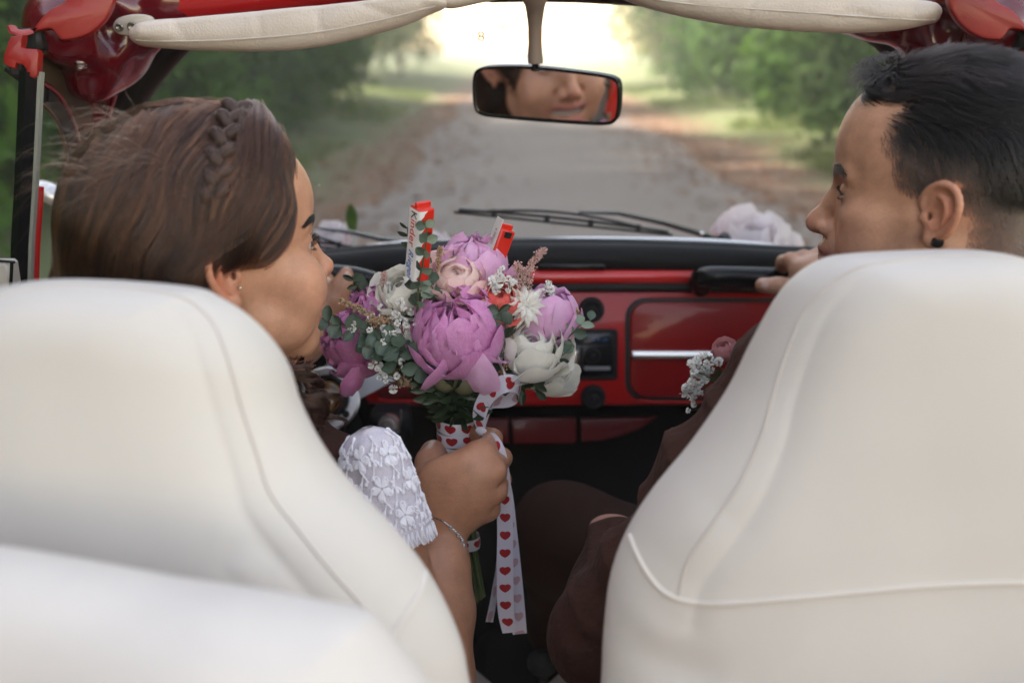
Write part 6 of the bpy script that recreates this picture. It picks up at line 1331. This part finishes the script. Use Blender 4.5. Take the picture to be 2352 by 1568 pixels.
def heartmat(name, base, heart, tile_v, back=False):
    m, t, b = NT(name); N = t.nodes; L = t.links; uv = N.new('ShaderNodeUVMap'); sx = N.new('ShaderNodeSeparateXYZ'); L.new(uv.outputs[0], sx.inputs[0])
    def mth(op, a, b_=None, c=None):
        n = N.new('ShaderNodeMath'); n.operation = op
        for i, q in enumerate((a, b_, c)):
            if q is None: continue
            if isinstance(q, (int, float)): n.inputs[i].default_value = q
            else: L.new(q, n.inputs[i])
        return n.outputs[0]
    x = mth('MULTIPLY', mth('SUBTRACT', mth('FRACT', sx.outputs[0]), .5), 3.3); y = mth('MULTIPLY', mth('SUBTRACT', mth('FRACT', mth('MULTIPLY', sx.outputs[1], 1/tile_v)), .5), 3.3*tile_v)
    y = mth('ADD', y, .1); x2 = mth('MULTIPLY', x, x); y2 = mth('MULTIPLY', y, y); k = mth('SUBTRACT', mth('ADD', x2, y2), 1.0); k3 = mth('MULTIPLY', mth('MULTIPLY', k, k), k); r = mth('MULTIPLY', x2, mth('MULTIPLY', y2, y)); f = mth('LESS_THAN', mth('SUBTRACT', k3, r), 0.0)
    mx = N.new('ShaderNodeMix'); mx.data_type = 'RGBA'; mx.inputs[6].default_value = (*base, 1); mx.inputs[7].default_value = (*heart, 1); gm = N.new('ShaderNodeNewGeometry'); mh_ = N.new('ShaderNodeMix'); mh_.data_type = 'RGBA'; mh_.inputs[6].default_value = (*heart, 1); mh_.inputs[7].default_value = (.50, .32, .38, 1); L.new(gm.outputs['Backfacing'], mh_.inputs[0]); L.new(mh_.outputs[2], mx.inputs[7])
    L.new(f, mx.inputs[0]); L.new(mx.outputs[2], b.inputs['Base Color']); b.inputs['Roughness'].default_value = .32; b.inputs['Sheen Weight'].default_value = .2
    tl = N.new('ShaderNodeBsdfTranslucent'); L.new(mx.outputs[2], tl.inputs[0]); ms = N.new('ShaderNodeMixShader'); ms.inputs[0].default_value = .15; L.new(b.outputs[0], ms.inputs[1]); L.new(tl.outputs[0], ms.inputs[2]); L.new(ms.outputs[0], N['Material Output'].inputs[0]); return m
HM = heartmat('heart_ribbon', (.66, .63, .74), (.36, .012, .016), 1.35)
RB = empty('heart_ribbon', P(1104, 985, .97), parent=bq)
def ribbon(name, cen, wid, parent, n=60, flip=False, v0=0., rev=False):
    """cen control points, wid: width vectors at them"""
    c = spline(cen, n); w_ = spline(wid, n); V = []; uvs = []; L_ = v0; W0 = np.mean(np.linalg.norm(w_, axis=1))*2
    for i in range(n):
        if i: L_ += np.linalg.norm(c[i]-c[i-1])/W0
        for k in range(5): u = k/4; V.append(c[i]+w_[i]*(2*u-1)+np.cross(w_[i], (0, 0, 1))*0); uvs.append((u if not flip else 1-u, -L_))
    F = [(i*5+k, i*5+k+1, (i+1)*5+k+1, (i+1)*5+k) for i in range(n-1) for k in range(4)]
    F = [f[::-1] for f in F] if rev else F
    o = mesh(name, V, F, HM, parent); ul = o.data.uv_layers.new(name='UVMap'); li = np.zeros(len(o.data.loops), dtype=np.int32); o.data.loops.foreach_get('vertex_index', li); ul.data.foreach_set('uv', np.array(uvs, np.float32)[li].ravel()); return o
# wrap: slanting turns round the handle
for k, (y0, tilt, ph) in enumerate(((966, .04, 0), (994, -.06, 1), (1022, .06, .4), (1050, -.03, 2), (1236, .04, 1.0))):
    tt_ = (y0-955)/(1262-955); cc = T0+(T1-T0)*tt_; rad = .0232-.0085*tt_+.0007*(k % 2)+.0004*k*(k < 4); n = 64; V = []; uvs = []; axd = (T1-T0)/np.linalg.norm(T1-T0); hw_ = .0068
    for i in range(n+1):
        a = 2*math.pi*i/n+ph; q = cc+rad*np.array((math.cos(a), math.sin(a), 0))*(1+.02*math.sin(a*3+k))+axd*(tilt*rad*math.cos(a-ph+1.2)+.0018*i/n)
        for j in range(5): u = j/4; V.append(q+axd*hw_*(2*u-1)*-1+np.array((math.cos(a), math.sin(a), 0))*.0006*math.sin(u*3.1)); uvs.append((i/n*2*math.pi*rad/(2*hw_)/1.35+.13*k, u))
    F = [(i*5+j, (i+1)*5+j, (i+1)*5+j+1, i*5+j+1) for i in range(n) for j in range(4)]
    o = mesh('ribbon_turn', V, F, None, RB); o.data.materials.append(MATS.setdefault('hw', heartmat('wrap_ribbon', (.72, .69, .74), (.36, .012, .016), 1.0))); ul = o.data.uv_layers.new(name='UVMap'); li = np.zeros(len(o.data.loops), dtype=np.int32); o.data.loops.foreach_get('vertex_index', li); ul.data.foreach_set('uv', np.array(uvs, np.float32)[li].ravel())
wv = lambda dx, dy, dY: (P(1100+dx, 1000+dy, 1+dY)-P(1100, 1000, 1))
ribbon('bow_loop', [P(1104, 990, .972), P(1100, 960, .965), P(1110, 925, .96), P(1135, 893, .955), P(1165, 880, .955), P(1190, 885, .965), P(1193, 905, .985), P(1170, 918, .99), P(1135, 925, .985), P(1112, 955, .98), P(1105, 990, .975)], [wv(8, 4, 0), wv(14, 6, .0), wv(14, 9, .0), wv(11, 16, 0), wv(3, 19, .0), wv(-2, 18, .002), wv(-4, 18, .002), wv(-4, 17, 0), wv(-10, 14, 0), wv(-14, 8, 0), wv(-8, 4, 0)], RB, 80)
ribbon('ribbon_tail', [P(1104, 990, .97), P(1125, 1005, .955), P(1143, 1035, .945), P(1154, 1090, .945), P(1160, 1180, .95), P(1160, 1300, .95), P(1162, 1400, .95), P(1172, 1452, .95)], [wv(4, 9, 0), wv(10, -10, 0), wv(15, -6, 0), wv(16, -2, 0), wv(17, 0, 0), wv(19, 0, .002), wv(19, 0, 0), wv(18, 0, .004)], RB, 100, rev=True)
ribbon('ribbon_tail', [P(1106, 992, .975), P(1130, 1020, .97), P(1160, 1120, .965), P(1174, 1230, .962), P(1186, 1350, .962), P(1194, 1455, .96)], [wv(6, 8, 0), wv(14, -4, 0), wv(15, 0, .004), wv(15, 0, .006), wv(16, 0, .006), wv(17, 0, .004)], RB, 80, True, .6)
ribbon('ribbon_tail', [P(1106, 992, .98), P(1140, 1100, .98), P(1146, 1260, .985), P(1136, 1360, .985), P(1124, 1428, .98)], [wv(6, 6, 0), wv(6, 0, .012), wv(5, 0, .012), wv(8, 1, .010), wv(9, 4, .008)], RB, 60, True)
mb = MB(); mb.tube([P(1098, 986, .968), P(1105, 991, .964), P(1112, 990, .968)], [.0035, .0052, .0035], 10); mb.build('knot', pbr('satin_white', (.7, .68, .74), .35), RB)
# chocolate bars standing in the flowers
def bar(top, bot, w_, rotz, label, txt):
    top = np.array(top); bot = np.array(bot); z = top-bot; L_ = np.linalg.norm(z); z /= L_; x = np.array((math.cos(rotz), math.sin(rotz), 0)); x -= z*np.dot(x, z); x /= np.linalg.norm(x); y = np.cross(z, x); c = (top+bot)/2; Rm = np.stack([x, y, z], 1)
    e = empty('chocolate_bar', tuple(bot), label, 'chocolate bar', 'wrapped chocolate bars in the bouquet')
    mb = MB(); mb.box(c, (w_, w_, L_/2), Rm, bev=.0016); o = mb.build('wrapper', pbr('red_wrapper', (.62, .025, .012), .3, coat=.3, bump=.3, bscale=120, bdist=.001), e)
    V = []; F = []; nz = 26                                # white side with a wavy drip edge towards the red side
    yw = -y; 
    for i in range(nz+1):
        t = -1+2*i/nz; wv_ = w_*(.98); zz = c+z*t*(L_/2-.0015); V += [zz-x*(w_+.0004)+y*wv_*.9, zz-x*(w_+.0004)-y*(w_-.001), zz-x*(w_-.0012)-y*(w_+.0004), zz-x*(w_*(.35+.35*math.sin(i*1.15)+.15*math.sin(i*2.3)))-y*(w_+.0004)]
    for i in range(nz):
        for k in range(3): F.append((i*4+k, i*4+k+1, i*4+k+5, i*4+k+4))
    if 'black lettering' in label: mesh('white_panel', V, F, pbr('white_wrapper', (.80, .80, .80), .3, coat=.3), e); mb = MB(); mb.add([top-x*w_-y*w_, top+x*w_-y*w_, top+x*w_*.6, top-x*w_*.6], [(0, 1, 2, 3)]); 
    mb = MB(); mb.box(c+z*(L_/2+.0018), (w_*.92, w_*.25, .003), Rm, bev=.0008); mb.build('end_fold', pbr('red_wrapper', (.62, .025, .012)), e)
    return e, c, x, y, z, L_
e, c, x, y, z, L_ = bar(P(971, 474, .94), P(957, 640, .955), .0088, R(38), 'red and white chocolate bar with black lettering standing up on the left of the bouquet', '')
BK = pbr('print_black', (.01, .01, .01), .4); RP = pbr('print_red', (.6, .02, .01), .4); BP = pbr('print_blue', (.02, .18, .5), .4)
fx = c-x*(.0088+.0006)
text('K', fx+z*.0300, .0135, -x, -y, BK, e, 'printed_letter', .0001); text('inder', fx+z*.0118, .0135, -x, -y, RP, e, 'printed_letters', .0001); text('Riegel', fx-z*.0195, .0120, -x, -y, BP, e, 'printed_letters', .0001, shear=.3)
fy = c-y*(.0088+.0006); text('e', fy+z*.013+x*.003, .009, -y, -x, BK, e, 'printed_mark', .0001); text('g', fy+z*.006+x*.003, .006, -y, -x, BK, e, 'printed_mark', .0001)
mb = MB(); q = fy+z*.022+x*.003; mb.tube([q+x*.0026*math.cos(a)+z*.0026*math.sin(a) for a in np.linspace(0, 5.4, 14)], .0005, 5); mb.tube([q-x*.0014+z*.0002, q+x*.0016+z*.0022], .0005, 5); mb.build('printed_circle', BK, e)
e, c, x, y, z, L_ = bar(P(1160, 524, 1.03), P(1118, 640, 1.03), .0090, R(30), 'mostly red chocolate bar with a pale printed label tilted to the right', '')
mb = MB(); mb.box(c-x*.0096+z*.016, (.0003, .0062, .022), np.stack([x, y, z], 1)); mb.build('pale_label', pbr('paper', (.66, .63, .60), .6), e); text('4 08000', c-x*.0101+z*.018, .0055, -x, -y, pbr('grey_print', (.3, .2, .2), .5), e, 'printed_numbers', .0001)
mb = MB(); mb.box(c-y*.0095+z*.024, (.0042, .0003, .0032), np.stack([x, y, z], 1)); mb.build('black_mark', BK, e)
# buttonhole of the man and flowers tied to the car
bt = empty('buttonhole_flower', P(1640, 850, .93), 'buttonhole of tiny white blossoms and a pink rose on the man\'s brown jacket', 'buttonhole')
gyp(g1([(1600, 830, .92), (1620, 818, .92), (1590, 850, .92), (1610, 860, .92), (1585, 885, .92), (1625, 845, .92), (1600, 890, .92), (1640, 830, .92), (1575, 895, .92), (1625, 870, .92), (1595, 905, .92)]), 40, .0042, .0028, 21, P(1680, 870, .93), bt)
gyp(g1([(1592, 925, .92), (1580, 945, .92)]), 3, .0030, .001, 22, P(1640, 900, .93), bt)
_b = bq; bq = bt; flower('rose', P(1664, 805, .935), (-.3, -.3, .8), .013, ROSE[1:5], PM['pinkrose'], None, 0, 31); sprig([P(1660, 880, .94), P(1620, 870, .93), P(1600, 850, .93)], 6, .014, DL, 'leafy_twig', seed=51); bq = _b
def carflower(px, r, seed, label, mat):
    global bq
    e = empty('car_flower', P(*px), label, 'flower', 'white flowers tied to the car'); _b = bq; bq = e
    flower('bloom', P(*px), (0, -.4, .8), r, ROSE[2:], mat, None, .2, seed); bq = _b; return e
WF = petalmat('snow_petal', (.97, .92, .94), (.95, .88, .91), .5)
carflower((1728, 556, 1.75), .050, 41, 'large pale pink-white flower beyond the wiper, in front of the man', WF); carflower((1790, 572, 1.78), .030, 44, 'smaller pale flower tucked beside the large one by the wiper', WF)
carflower((765, 548, 1.75), .026, 42, 'white flower outside the windscreen beside the woman\'s nose', WF); carflower((1000, 560, 1.75), .018, 43, 'small white flower outside the windscreen behind the chocolate bar', WF)
for px, s_, lab in (((806, 505, 1.74), .045, 'upright green leaf beside the white flower outside the windscreen'), ((1395, 575, 1.74), .04, 'green leaf lying under the wiper at the foot of the windscreen')):
    o = bpy.data.objects.new('loose_leaf', leafmesh(.2, 1, LEAFM)); COL.objects.link(o); o.location = P(*px)-np.array((0, 0, s_*.6)); o.scale = (s_*1.2,)*3; tag(o, lab, 'leaf')
